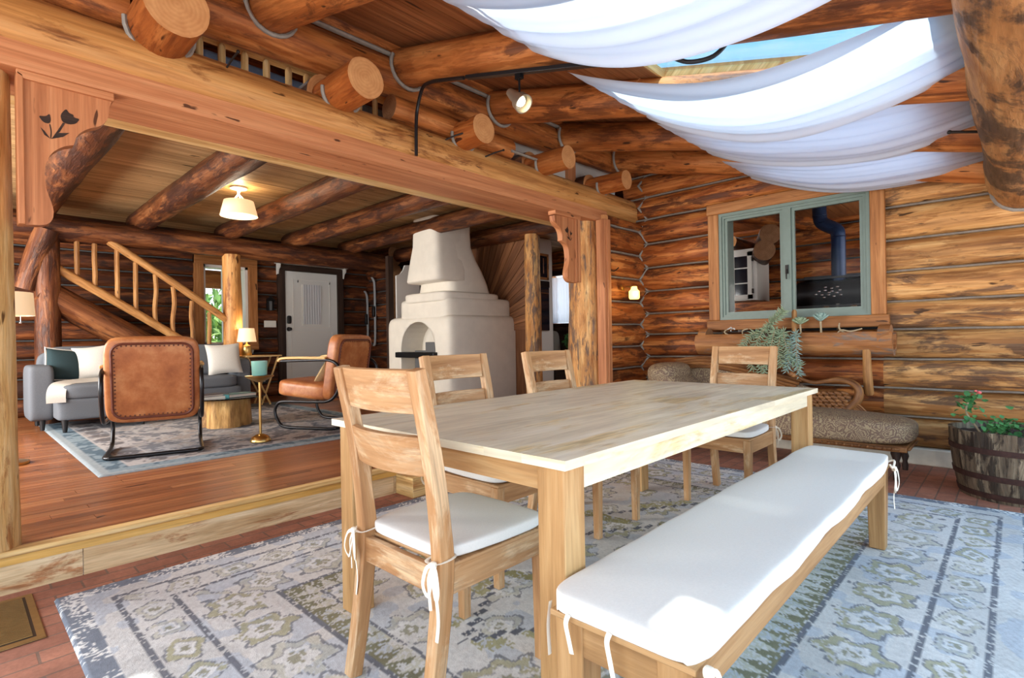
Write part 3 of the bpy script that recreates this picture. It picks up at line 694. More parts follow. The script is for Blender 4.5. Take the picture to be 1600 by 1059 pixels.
# ---------------------------------------------------------------- sunroom roof
RX = [-.75, .28, 1.30, 2.25, 3.17, 4.10, 5.03]
SKY = [(.58, .775, .25, .42), (1.44, 1.98, .32, 1.6), (2.47, 3.17, .17, 1.62), (3.46, 3.92, .35, 1.52), (4.46, 4.86, .35, 1.48), (-.55, -.10, .95, 1.8)]  # first opening is added out of view, sized for the bench sun patch
def roof():
    m = MB(); TH = .03
    nrm = Vector((0, -.28, 1)).normalized()
    def slab(x0, x1, y0, y1):
        if x1-x0 < .01 or y1-y0 < .01: return
        A = [(x0, y0, roofz(y0)), (x1, y0, roofz(y0)), (x1, y1, roofz(y1)), (x0, y1, roofz(y1))]
        m.prism(A, (0, 0, TH), grain=0)
    bw = .14; y = -.62; ys = []
    while y < 3.4: ys.append(y); y += bw
    for y in ys:
        # board along X, cut where a skylight opens
        cuts = sorted([(a, b) for a, b, c, d in SKY if y+bw/2 > c and y+bw/2 < d])
        x = -2.3
        for a, b in cuts: slab(x, a, y, y+bw-.004); x = b
        slab(x, 5.7, y, y+bw-.004)
    # outer roof skin over the boards (keeps daylight from leaking between them)
    for y0, y1, cut in ((-.62, .17, False), (.17, .25, 'b'), (.25, .42, 'a'), (.42, 1.8, True), (1.8, 3.5, False)):
        xs = [-2.3]
        if cut:
            for a, b, c, d in sorted(SKY):
                if d > y0+.01 and c < y1-.01: xs += [a-.01, b+.01]
        xs.append(5.75)
        for a, b in zip(xs[0::2], xs[1::2]):
            m.prism([(a, y0, roofz(y0)+.032), (b, y0, roofz(y0)+.032), (b, y1, roofz(y1)+.032), (a, y1, roofz(y1)+.032)], (0, 0, .05), grain=0)
    ob('ceiling_sunroom', m, 'roof_board', kind='structure', smooth=False, label='sloping board roof of the sunroom')
    m = MB(); m.prism([(-2.3, 3.2, 3.28), (8.7, 3.2, 3.28), (8.7, 6.6, 4.7), (-2.3, 6.6, 4.7)], (0, 0, .06), grain=0)
    ob('ceiling_loft', m, 'roof_board', kind='structure', smooth=False, label='boarded roof above the loft')
roof()
for i, (a, b, c, d) in enumerate(SKY):
    wd = ['added out of view to drop a sun patch on the bench', 'over the bay under the largest swag', 'showing blue sky between the first two swags', 'above the third swag', 'next to the window wall', 'behind the camera'][i]
    t = root('window_%d' % (10+i), ((a+b)/2, (c+d)/2, roofz((c+d)/2)), 'roof skylight with pale frame %s' % wd, 'skylight', kind='structure')
    m = MB(); e = .022
    for x0, x1, y0, y1 in ((a, a+e, c, d), (b-e, b, c, d), (a, b, c, c+e), (a, b, d-e, d)):
        m.prism([(x0, y0, roofz(y0)-.005), (x1, y0, roofz(y0)-.005), (x1, y1, roofz(y1)-.005), (x0, y1, roofz(y1)-.005)], (0, 0, .055), grain=0)
    ob('frame', m, 'step_pale', t, smooth=False)
    m = MB(); m.prism([(a+.01, c+.01, roofz(c)+.04), (b-.01, c+.01, roofz(c)+.04), (b-.01, d-.01, roofz(d)+.04), (a+.01, d-.01, roofz(d)+.04)], (0, 0, .008))
    ob('pane', m, 'grey_glass' if i in (3, 4) else 'tint_glass' if i == 2 else 'sky_glass', t, smooth=False)
RL = ['behind the camera', 'above the camera', 'first over the opening beam, beside the large swag', 'second over the opening beam, carrying the track light', 'third over the opening beam', 'fourth over the opening beam', 'fifth over the opening beam, nearest the window wall']
for x, wd in zip(RX, RL):
    m = MB(); m.log((x, 3.25, 2.118+.28*3.25), (x, -.10, 2.175-.28*.10), .13, .102, wob=.03)
    if x > 1:
        pts = [(x+.145*math.cos(a), 3.085, 2.975+.14*math.sin(a)) for a in [PI*(.85+1.3*k/14) for k in range(15)]]
    o = ob('rafter_beam', m, ['rafter_log', 'end'], kind='structure', label='round log rafter %s' % wd, cat='rafter', group='log rafters of the sunroom', angle=60)
    if x > 1:
        k = MB(); k.tube(pts, .013, 6); ob('chinking', k, 'chink', o)
m = MB(); m.log((-2.4, -.055, 2.125), (5.05, -.055, 2.115), .185, .185, wob=.06, n=30, bend=.0)
m.log((5.05, -.055, 2.115), (5.36, -.055, 2.105), .185, .165, wob=.03, n=30)
ob('eave_beam', m, ['purlin_log', 'end'], kind='structure', label='thick weathered eave log running overhead to the window wall', cat='log', angle=60)
m = MB(); m.tube([(5.33, -.055+.172*math.cos(a), 2.105+.172*math.sin(a)) for a in [k*2*PI/20 for k in range(20)]], .014, 6, closed=True); ob('trim_4', m, 'chink', kind='structure', label='ring of chinking where the eave log meets the wall')

# ---------------------------------------------------------------- window of the sunroom wall
def frame4(m, x0, x1, a0, a1, b0, b1, e):
    m.box((x0, a0, b0), (x1, a1, b0+e), grain=1); m.box((x0, a0, b1-e), (x1, a1, b1), grain=1)
    m.box((x0, a0, b0+e), (x1, a0+e, b1-e), grain=2); m.box((x0, a1-e, b0+e), (x1, a1, b1-e), grain=2)
def window_wall():
    t = root('window_1', (XW, 1.5, 1.12), 'sage green casement window with rough board surround on log wall', 'window', kind='structure')
    m = MB(); y0, y1, z0, z1 = .765, 2.245, 1.125, 2.375; w = .105; x0, x1 = XW-.055, XW+.0
    m.box((x0, y0-.01, z1-w), (x1, y1+.01, z1), grain=1); ob('board', m, 'frame_board', t, bevel=.006)
    for a in (y0, y1-w):
        m = MB(); m.box((x0+.006, a, z0+.09), (x1, a+w, z1-w), grain=2); ob('board', m, 'frame_board', t, bevel=.006)
    m = MB(); m.box((x0-.01, y0-.02, z0-.01), (x1, y1+.02, z0+.09), grain=1); ob('sill_board', m, 'frame_board', t, bevel=.008)
    a0, a1, b0, b1 = y0+w, y1-w, z0+.09, z1-w
    # deep jamb lining through the logs
    m = MB()
    frame4(m, XW+.031, XW+.30, a0, a1, b0, b1, .02)
    ob('jamb', m, 'sage', t, smooth=False)
    m = MB(); e = .045
    frame4(m, XW-.035, XW+.03, a0, a1, b0, b1, .028); frame4(m, XW-.023, XW+.029, a0+.0285, a1-.0285, b0+.0285, b1-.0285, .022)
    mid = (a0+a1)/2+.01
    m.box((XW-.028, mid-.035, b0+.051), (XW+.027, mid+.035, b1-.051), grain=2)
    ob('frame', m, 'sage', t, smooth=False)
    for p, q in ((a0+.05, mid-.035), (mid+.035, a1-.05)):
        s_ = MB(); d = .026
        frame4(s_, XW-.012, XW+.02, p+.001, q-.001, b0+.051, b1-.051, d)
        so = ob('sash', s_, 'sage', t, smooth=False)
        g = MB(); g.box((XW+.0, p+d, b0+.05+d), (XW+.006, q-d, b1-.05-d)); ob('pane', g, 'glass', so, smooth=False)
    h = MB(); h.box((XW-.045, mid-.012, 1.62), (XW-.03, mid+.012, 1.70)); h.tube([(XW-.05, mid, 1.66), (XW-.06, mid+.0, 1.60), (XW-.055, mid, 1.57)], .006, 6); ob('latch', h, 'iron', t)
window_wall()

# ---------------------------------------------------------------- living room walls
LB = [.18, .41, .65, .90, 1.14, 1.38, 1.63, 1.87, 2.10, 2.34, 2.58, 2.82]
def sp_b(z0, z1):
    o = [(-2.2, 2.62), (3.42, 3.85), (4.97, 8.6)]
    if z1 <= 1.06: o = [(-2.2, 3.85), (4.97, 8.6)]
    if z0 >= 2.3: o = [(-2.2, 8.6)]
    return o
wall('wall_back', 'X', 9.14, LB, sp_b, ['shaded_log', 'end_dark'], 'dark log back wall of the living room', chink='chink_shaded', front=-1)
wall('wall_stub', 'Y', 5.66, [.18, .30, .53, .77, 1.02, 1.26, 1.50, 1.75, 1.99, 2.22, 2.46, 2.80], lambda a, b: [(8.28, 9.3)], ['shaded_log', 'end_dark'], 'dark log wall stub with rounded log ends by the front door', chink='chink_shaded', front=-1)
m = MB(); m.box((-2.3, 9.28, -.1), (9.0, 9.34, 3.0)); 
wall('wall_living_left', 'Y', -2.2, [.18, .42, .66, .90, 1.14, 1.38, 1.62, 1.86, 2.10, 2.34, 2.58, 2.82], lambda z0, z1: [(3.2, 4.6), (7.8, 9.2)] if (z1 > .95 and z0 < 2.2) else [(3.2, 9.2)], ['shaded_log', 'end_dark'], 'dark log wall at the unseen left end of the living room', chink='chink_shaded')
# front door
t = root('door_1', (4.4, 9.0, FL2), 'white front door with small curtained pane and black locks', 'door', kind='structure')
m = MB(); m.box((3.93, 8.985, FL2), (4.88, 9.03, 2.285)); ob('leaf', m, 'grey_paint', t, bevel=.004)
m = MB()
for lo, hi in (((4.02, 8.978, .35), (4.78, 8.986, 1.25)), ((4.06, 8.978, 1.32), (4.74, 8.986, 2.16))):
    a, b = lo[0], hi[0]; c, d = lo[2], hi[2]
    for p, q in (((a, c), (a+.012, d)), ((b-.012, c), (b, d)), ((a, c), (b, c+.012)), ((a, d-.012), (b, d))): m.box((p[0], 8.978, p[1]), (q[0], 8.986, q[1]))
ob('panel_moulding', m, 'white_paint', t, smooth=False)
m = MB(); m.box((4.22, 8.972, 1.36), (4.57, 8.984, 2.07)); ob('pane', m, 'white_paint', t)
m = MB(); m.grid(90, 4, lambda u, v: (4.235+u*.32, 8.966-.003*math.sin(u*44), 1.38+v*.69)); ob('sheer', m, 'curtain', t, label='white sheer over the door pane')
m = MB(); m.sq((3.985, 8.968, 1.455), (.075, .03, .14), 4, 6); ob('keypad', m, 'black_paint', t)
m = MB(); m.lathe([(.0, 0), (.038, 0), (.038, .012), (.014, .016), (.014, .04), (.03, .05), (.03, .07), (0, .075)], (3.98, 8.985, 1.295), 18, ax='Y')
m2 = MB(); m2.lathe([(0, 0), (.036, 0), (.036, -.014), (.016, -.018), (.016, -.045), (.03, -.052), (.028, -.075), (0, -.08)], (3.98, 8.985, 1.295), 18, ax='Y'); ob('knob', m2, 'black_paint', t)
m = MB()
for z in (2.1, 1.25): m.tube([(4.45-.3 if z > 2 else 4.89, 8.98, z), (4.45-.3 if z > 2 else 4.89, 8.97, z+.04)], .008, 6)
m.tube([(4.73, 8.98, 2.1), (4.73, 8.965, 2.13)], .008, 6); ob('hook', m, 'black_paint', t)
m = MB()
for lo, hi in (((3.80, 8.96, FL2), (3.925, 9.03, 2.30)), ((4.885, 8.96, FL2), (5.0, 9.03, 2.30)), ((3.80, 8.96, 2.29), (5.0, 9.03, 2.385))): m.box(lo, hi)
ob('casing', m, 'dark_wood', t, bevel=.004)
t = root('door_shelf', (4.4, 8.95, 2.38), 'narrow white ledge shelf with scroll brackets above the door', 'shelf')
m = MB(); m.box((3.76, 8.85, 2.395), (5.04, 9.0, 2.42)); ob('board', m, 'white_paint', t, bevel=.003)
for x in (3.79, 4.985):
    m = MB(); m.prism([(x, 9.0, 2.395), (x, 8.87, 2.395), (x, 8.88, 2.33), (x, 8.93, 2.30), (x, 8.96, 2.22), (x, 9.0, 2.21)], (.025, 0, 0), grain=2); ob('bracket', m, 'white_paint', t)
# living room window and the outdoors behind it
t = root('window_2', (3.0, 9.0, 1.02), 'brown framed window behind the stair post', 'window', kind='structure')
m = MB()
for lo, hi in (((2.55, 8.96, .98), (2.68, 9.03, 2.42)), ((3.34, 8.96, .98), (3.47, 9.03, 2.42)), ((2.55, 8.955, 2.29), (3.47, 9.03, 2.42)), ((2.55, 8.94, .96), (3.47, 9.03, 1.06))): m.box(lo, hi)
ob('casing', m, 'frame_board', t, bevel=.005)
m = MB()
for lo, hi in (((2.68, 9.02, 1.06), (2.72, 9.25, 2.29)), ((3.30, 9.02, 1.06), (3.34, 9.25, 2.29)), ((2.68, 9.02, 2.25), (3.34, 9.25, 2.29)), ((2.68, 9.02, 1.06), (3.34, 9.25, 1.09)), ((3.21, 9.08, 1.06), (3.25, 9.14, 2.29)), ((2.98, 9.08, 1.06), (3.03, 9.14, 2.29))): m.box(lo, hi)
ob('frame', m, 'white_paint', t)
m = MB(); m.box((2.72, 9.1, 1.09), (3.30, 9.106, 2.25)); ob('pane', m, 'glass', t, smooth=False)
m = MB(); m.box((-8, 9.4, -.05), (14, 26, 0)); ob('ground_outside', m, 'ground', kind='structure', label='pale yard outside the living room window', smooth=False)
def bush(c, r, n, s, mat, name, label, cat, kind=None, parent=None, squash=1.0):
    m = MB()
    for i in range(n):
        d = Vector(rng.normal(size=3)).normalized()*r*(random.random()**.4); d.z *= squash; p = Vector(c)+d
        q = Euler((random.uniform(0, 6), random.uniform(0, 6), random.uniform(0, 6))).to_matrix()
        m.add([p+q@Vector(v) for v in ((-s, 0, 0), (0, -s*.5, s*.2), (s, 0, 0), (0, s*.5, s*.2))], [(0, 1, 2, 3)], [[(0, 0), (1, 0), (1, 1), (0, 1)]])
    return ob(name, m, mat, parent, label, cat, kind=kind, smooth=False)
for i, (x, y, r, wd) in enumerate(((2.2, 14.5, 1.3, 'seen through the left pane'), (5.6, 15.5, 1.5, 'seen through the right pane'))):
    t = root('leafy_shrub', (x, y, 0), 'sunlit green shrub outside %s of the living room window' % wd, 'shrub')
    bush((x, y, r*.8), r, 1500, .16, 'tree_leaf', 'leaves', None, None, None, t)
    m = MB(); m.tube([(x, y, 0), (x+.05, y, .7), (x, y, 1.4)], .08, 8); ob('stem', m, 'dark_wood', t)
m = MB(); m.log((1.0, 11.0, 2.28), (6.5, 11.0, 2.28), .17); ob('porch_beam', m, ['stub_log', 'end'], kind='structure', label='porch log outside the living room window')
m = MB(); m.log((3.15, 11.0, 0), (3.15, 11.0, 2.15), .12); ob('porch_pillar', m, ['peeled_post', 'end'], kind='structure', label='porch post outside the living room window')
m = MB(); m.box((.5, 9.4, 2.55), (6.5, 11.4, 2.6)); ob('porch_roof', m, 'drywall', kind='structure', label='porch roof outside the living room window', smooth=False)

# staircase
K = 8.1/7.75
def sp(x, z): return (x*K, 1.06+(z-1.06)*K)
t = root('staircase', (1.5, 8.1, FL2), 'log staircase with peeled pole railing rising to the left', 'staircase')
a = sp(.80, 1.62); b = sp(2.05, .80); m = MB(); m.log((a[0]-.1, 8.13, a[1]+.06), (b[0]+.45, 8.13, b[1]-.30), .165, .165, wob=.07); ob('stringer', m, ['joist_log', 'end_dark'], t, angle=60)
a = sp(.80, 1.95); b = sp(2.25, .97); m = MB(); m.tube(catmull([(a[0], 8.06, a[1]), ((a[0]+b[0])/2, 8.06, (a[1]+b[1])/2+.015), (b[0], 8.06, b[1])]), .052, 10); ob('base_rail', m, 'stair_pole', t)
a = sp(1.30, 2.285); b = sp(2.6, 1.36); m = MB(); m.tube(catmull([(a[0], 8.04, a[1]), ((a[0]+b[0])/2, 8.04, (a[1]+b[1])/2+.02), (b[0], 8.04, b[1])]), .048, 10); ob('handrail', m, 'stair_pole', t)
for x, zt, zb in ((1.01, 2.25, 1.87), (1.17, 2.24, 1.76), (1.38, 2.22, 1.58), (1.56, 2.06, 1.46), (1.76, 1.93, 1.32), (1.95, 1.79, 1.16), (2.16, 1.62, 1.02), (2.36, 1.48, .92)):
    a = sp(x, zt); b = sp(x, zb); j = random.uniform(-.02, .02)
    m = MB(); m.tube(catmull([(a[0], 8.05, a[1]), (a[0]+j, 8.05, (a[1]*2+b[1])/3), (a[0]-j*.6, 8.06, (a[1]+b[1]*2)/3), (b[0], 8.06, b[1])], 3), .027, 8); ob('baluster', m, 'stair_pole', t)
for i in range(9):
    x = 2.55-i*.21; z = .32+i*.175
    if x < .9: break
    m = MB(); m.log((x, 8.2, z), (x, 9.0, z), .09, n=12); ob('tread', m, ['shaded_log', 'end_dark'], t)
for x, r, wd in ((.79, .125, 'at the top of the stairs, behind the sofa'), (2.77, .125, 'in front of the living room window')):
    m = MB(); m.log((x, 8.06, FL2), (x, 8.06, 2.32), r, r*.95, wob=.05); ob('log_pillar', m, ['honey_log' if x > 1 else 'joist_log', 'end'], kind='structure', label='log post %s' % wd)
m = MB(); m.log((.60, 8.1, 1.72), (.78, 8.0, 2.40), .11, .12, wob=.05); ob('brace_beam', m, ['joist_log', 'end'], kind='structure', label='curved log brace left of the stair post')

# small things on the back wall
t = root('wall_lantern', (3.66, 8.98, 1.6), 'small black lantern sconce between window and front door', 'wall lamp')
m = MB(); m.box((3.62, 8.98, 1.60), (3.70, 9.0, 1.80)); ob('back_plate', m, 'black_paint', t)
m = MB(); m.lathe([(.0, 1.60), (.05, 1.60), (.055, 1.75), (.075, 1.77), (.02, 1.83), (0, 1.84)], (3.66, 8.92, 0), 8); ob('lantern', m, 'black_paint', t)
t = root('switch_plate', (3.67, 8.985, 1.33), 'white triple switch plate on dark log wall by front door', 'light switch')
m = MB(); m.box((3.575, 8.982, 1.325), (3.77, 8.995, 1.435)); ob('plate', m, 'white_paint', t, bevel=.003)
for x in (3.62, 3.673, 3.726):
    m = MB(); m.box((x-.012, 8.975, 1.36), (x+.012, 8.983, 1.40)); ob('toggle', m, 'grey_paint', t)
t = root('wall_outlet', (3.57, 8.985, .44), 'black power outlet low on dark log wall left of the door', 'outlet')
m = MB(); m.box((3.53, 8.982, .40), (3.62, 8.995, .52)); ob('plate', m, 'black_paint', t, bevel=.003)
for x0_, z0_ in ((3.55, .43), (3.575, .47)):
    m = MB(); m.box((x0_, 8.978, z0_), (x0_+.025, 8.984, z0_+.02)); ob('socket', m, 'white_paint', t)
# skis hanging on the stub wall
for x, y, z0, z1, wd in ((5.50, 8.98, .95, 2.02, 'nearest the door'), (5.50, 8.72, .98, 2.26, 'nearest the fireplace')):
    t = root('ski', (x, y, z0), 'pale grey ski hanging on dark log wall stub, %s' % wd, 'ski', 'skis on the wall stub')
    m = MB(); m.sweep(catmull([(x-.04, y, z0), (x-.012, y, z0+.06), (x, y, z0+.3), (x, y, z1-.2), (x-.02, y, z1-.06), (x-.06, y, z1)]), rect(.055, .012), (1, 0, 0)); ob('blade', m, 'skis', t)
    m = MB(); m.box((x-.05, y-.03, (z0+z1)/2-.1), (x-.012, y+.03, (z0+z1)/2+.1)); ob('binding', m, 'black_paint', t, bevel=.006)
# white cupboard with shaped top behind the fireplace
m = MB(); m.prism([(x, 7.6, z) for x, z in ((5.22, FL2), (5.70, FL2), (5.70, 2.37), (5.50, 2.37), (5.40, 2.36), (5.36, 2.27), (5.30, 2.20), (5.22, 2.17))], (0, .03, 0), grain=2)
ob('cupboard_panel', m, 'white_paint', label='pale panel with stepped curved top behind the fireplace', cat='panel')
m = MB(); m.box((5.10, 7.66, FL2), (5.20, 7.74, 2.5), grain=2); m.box((5.72, 7.60, FL2), (5.86, 7.70, 2.75), grain=2); ob('trim_5', m, 'dark_wood', kind='structure', label='dark door jamb beside the pale panel', smooth=False)
m = MB(); m.log((6.02, 7.5, FL2), (6.02, 7.5, 2.8), .13); ob('log_pillar', m, ['stub_log', 'end'], kind='structure', label='orange log post behind the fireplace chimney')
m = MB(); m.log((5.6, 7.25, 1.93), (6.6, 7.25, 1.93), .15); ob('shelf_beam', m, ['stub_log', 'end'], kind='structure', label='horizontal log seen through the fireplace niche')

# ---------------------------------------------------------------- fireplace
def fireplace():
    t = root('fireplace', (5.3, 6.2, FL2), 'stepped white adobe fireplace with arched firebox and tapering chimney', 'fireplace')
    m = MB(); m.sq((5.42, 6.22, .75), (1.70, 1.50, 1.34), 14, 22, fn=lambda v: v)
    o = ob('body', m, 'plaster', t, angle=180)
    c = MB(); pts = [(6.16+.40*math.cos(a), .93+.40*math.sin(a)) for a in [PI*k/14 for k in range(15)]]
    pts = [(6.56, .20)]+pts+[(5.76, .20)]
    c.prism([(4.3, y, z) for y, z in pts], (.75, 0, 0)); co = ob('cutter', c, 'plaster', t, smooth=False)
    b = o.modifiers.new('arch', 'BOOLEAN'); b.operation = 'DIFFERENCE'; b.object = co; b.solver = 'EXACT'
    dg = bpy.context.evaluated_depsgraph_get(); dg.update()
    me = bpy.data.meshes.new_from_object(o.evaluated_get(dg)); o.modifiers.clear(); o.data = me
    bpy.data.objects.remove(co)
    m = MB(); m.sq((5.28, 6.12, 1.50), (1.36, 1.14, .34), 9, 14); ob('upper_step', m, 'plaster', t, angle=180)
    m = MB(); m.sq((5.14, 6.06, 1.665), (1.14, .98, .16), 7, 14); ob('mantel_ledge', m, 'plaster', t, angle=180)
    # hood: lofted rounded rectangles; a notch stays open at its left foot
    def loft(secs, name):
        m = MB(); V_ = []; N_ = 32; Fc = []; uv = []
        for z, x0, x1, y0, y1 in secs:
            for k in range(N_):
                a = 2*PI*k/N_; cx = math.copysign(abs(math.cos(a))**.36, math.cos(a)); sy = math.copysign(abs(math.sin(a))**.36, math.sin(a))
                V_.append(((x0+x1)/2+cx*(x1-x0)/2, (y0+y1)/2+sy*(y1-y0)/2, z))
        for i in range(len(secs)-1):
            for k in range(N_):
                k2 = (k+1) % N_; Fc.append((i*N_+k, i*N_+k2, (i+1)*N_+k2, (i+1)*N_+k)); uv.append([(0, 0)]*4)
        Fc.append(tuple(reversed(range(N_)))); uv.append([(0, 0)]*N_)
        m.add(V_, Fc, uv); ob(name, m, 'plaster', t, angle=60)
    loft([(1.70, 4.79, 5.66, 5.68, 6.5), (1.76, 4.79, 5.63, 5.68, 6.5), (1.88, 4.785, 5.58, 5.68, 6.45), (2.06, 4.76, 5.48, 5.69, 6.40), (2.22, 4.74, 5.36, 5.70, 6.36), (2.40, 4.72, 5.28, 5.72, 6.32), (2.60, 4.70, 5.285, 5.74, 6.30), (2.80, 4.70, 5.30, 5.75, 6.30)], 'chimney')
    loft([(1.885, 4.545, 5.15, 5.69, 6.42), (1.91, 4.53, 5.16, 5.675, 6.43), (2.06, 4.54, 5.16, 5.682, 6.40), (2.22, 4.55, 5.15, 5.70, 6.36), (2.40, 4.57, 5.15, 5.72, 6.32), (2.80, 4.58, 5.15, 5.75, 6.30)], 'chimney_overhang')
    m = MB(); m.box((4.50, 5.72, .82), (4.66, 6.62, .90)); ob('hearth_shelf', m, 'black_metal', t, bevel=.01)
    m = MB(); m.box((4.62, 5.84, .60), (5.0, 6.05, 1.04)); m.box((4.62, 6.05, .60), (5.0, 6.30, .92)); ob('firebox', m, plain('firebox_steel', lin(104, 104, 104), .5, .3), t, bevel=.006)
    m = MB(); m.sq((5.0, 6.16, 1.0), (.1, .9, .9), 8, 6); ob('firebox_back', m, 'plaster', t)
fireplace()
# kitchen side of the living room: post, sunburst board panel, oven tower, curtained window
m = MB(); m.log((5.72, 4.98, FL2), (5.72, 4.98, 2.54), .118, .112, wob=.06); ob('log_pillar', m, ['bark_post', 'end'], kind='structure', label='shaggy log post between fireplace and kitchen')
def fan():
    m = MB(); c = (6.35, 1.15); y0, y1, z0, z1 = 5.05, 5.95, FL2, 2.58
    n = 17; x = 5.84
    for i in range(n):
        a0 = PI*(.985-.56*i/n); a1 = PI*(.985-.56*(i+.94)/n)   # angles in the (y,z) plane, fanning up and towards the viewer
        P = [(c[0]+.25*math.cos(a0), c[1]+.25*math.sin(a0)), (c[0]+2.2*math.cos(a0), c[1]+2.2*math.sin(a0)), (c[0]+2.2*math.cos(a1), c[1]+2.2*math.sin(a1)), (c[0]+.25*math.cos(a1), c[1]+.25*math.sin(a1))]
        for ax, lim, sg in ((0, y0, 1), (0, y1+.3, -1), (1, z0, 1), (1, z1, -1)):
            Q = []
            for k in range(len(P)):
                p, q = P[k-1], P[k]; ip = (p[ax]-lim)*sg >= 0; iq = (q[ax]-lim)*sg >= 0
                if ip != iq:
                    f = (lim-p[ax])/(q[ax]-p[ax]); Q.append((p[0]+(q[0]-p[0])*f, p[1]+(q[1]-p[1])*f))
                if iq: Q.append(q)
            P = Q
            if len(P) < 3: break
        if len(P) < 3: continue
        am = (a0+a1)/2; d = (math.cos(am), math.sin(am)); b = len(m.V)
        m.prism([(x, p[0], p[1]) for p in P], (.02, 0, 0))
        k = 0; nf = len(P)+2; off = 0
        # grain along the board
        tot = sum(len(f) for f in m.Fc[-nf:]); ui = len(m.U)-tot
        for f in m.Fc[-nf:]:
            for v in f:
                q = m.V[v]; m.U[ui] = (q[1]*d[0]+q[2]*d[1], -q[1]*d[1]+q[2]*d[0]); ui += 1
    m.box((5.865, 5.05, FL2), (5.88, 6.9, 2.6), grain=2)
    ob('wall_fan', m, 'fan_board', kind='structure', label='wall of boards fanning out like a sunburst beside the fireplace', smooth=False)
fan()
t = root('oven_tower', (6.9, 6.05, FL2), 'white tall cabinet with built-in microwave and black oven', 'oven')
m = MB(); m.sq((6.86, 6.12, 1.48), (.70, .62, 2.6), 24, 10); ob('body', m, 'white_paint', t, angle=180)
m = MB()
for lo, hi in (((6.55, 5.785, 2.06), (7.07, 5.81, 2.10)), ((6.55, 5.785, 2.46), (7.07, 5.81, 2.50)), ((7.03, 5.785, 2.06), (7.07, 5.81, 2.50)), ((6.55, 5.785, 2.06), (6.59, 5.81, 2.50))): m.box(lo, hi)
ob('trim_frame', m, 'frame_board', t, smooth=False)
m = MB(); m.box((6.59, 5.79, 2.10), (7.03, 5.81, 2.46)); mo = ob('microwave', m, 'dark_glass', t, bevel=.005)
m = MB(); m.box((6.90, 5.775, 2.16), (6.93, 5.79, 2.42)); ob('handle', m, 'chrome', mo)
m = MB(); m.box((6.55, 5.785, 1.20), (7.07, 5.81, 2.04)); oo = ob('oven_front', m, 'dark_glass', t, bevel=.005)
m = MB(); m.tube([(6.6, 5.76, 1.83), (7.02, 5.76, 1.83)], .012, 8); ob('handle', m, 'chrome', oo)
m = MB(); m.box((6.55, 5.775, 1.93), (7.07, 5.788, 2.03)); ob('control_panel', m, 'black_metal', oo)
LK = [FL2, .40, .64, .88, 1.12, 1.36, 1.60, 1.84, 2.08, 2.32, 2.56, 2.80]
wall('wall_kitchen', 'Y', 8.44, LK, lambda z0, z1: [(-.6, 6.18), (6.78, 9.2)] if (z0 > 1.3 and z1 < 2.4) else [(-.6, 9.2)], ['wall_log', 'end'], 'log wall at the far side of the kitchen', chink='chink_shaded', front=-1)
t = root('window_3', (8.3, 6.46, 1.34), 'kitchen window with white sheer curtain beyond the oven tower', 'window', kind='structure')
m = MB()
for lo, hi in (((8.26, 6.14, 1.30), (8.34, 6.22, 2.36)), ((8.26, 6.74, 1.30), (8.34, 6.82, 2.36)), ((8.26, 6.14, 2.30), (8.34, 6.82, 2.40)), ((8.22, 6.12, 1.28), (8.36, 6.84, 1.35))): m.box(lo, hi)
ob('frame', m, 'dark_wood', t, smooth=False)
m = MB(); m.box((8.45, 6.2, 1.34), (8.456, 6.76, 2.34)); ob('pane', m, 'glass', t, smooth=False)
m = MB(); m.grid(40, 8, lambda u, v: (8.245+.014*math.sin(u*55), 6.16+u*.64, 1.36+v*.90)); ob('sheer', m, 'curtain', t, label='white sheer curtain', angle=180)
t = root('counter', (8.0, 6.3, FL2), 'dark counter below the curtained kitchen window', 'counter')
m = MB(); m.box((7.75, 5.4, 1.20), (8.28, 7.0, 1.26)); ob('worktop', m, 'dark_wood', t, bevel=.005)
m = MB(); m.box((7.8, 5.4, FL2), (8.28, 7.0, 1.20)); ob('body', m, 'dark_wood', t, smooth=False)
t = root('tote_bag', (7.55, 6.15, FL2), 'grey tote bag leaning by the kitchen counter', 'bag')
m = MB(); m.sq((7.45, 6.1, .95), (.30, .36, .5), 5, 8, fn=lambda v: Vector((v.x*(1-.5*(v.z+.25)), v.y*(1-.4*(v.z+.25)), v.z))); ob('body', m, plain('bag_grey', lin(128, 124, 116), .9), t)
m = MB(); m.sq((7.5, 6.1, .44), (.34, .44, .52), 8, 6); ob('stool', m, 'dark_wood', t)
m = MB(); bush((7.62, 5.72, 1.02), .17, 60, .05, 'leaf', 'house_plant', 'small green plant by the kitchen counter', 'plant')

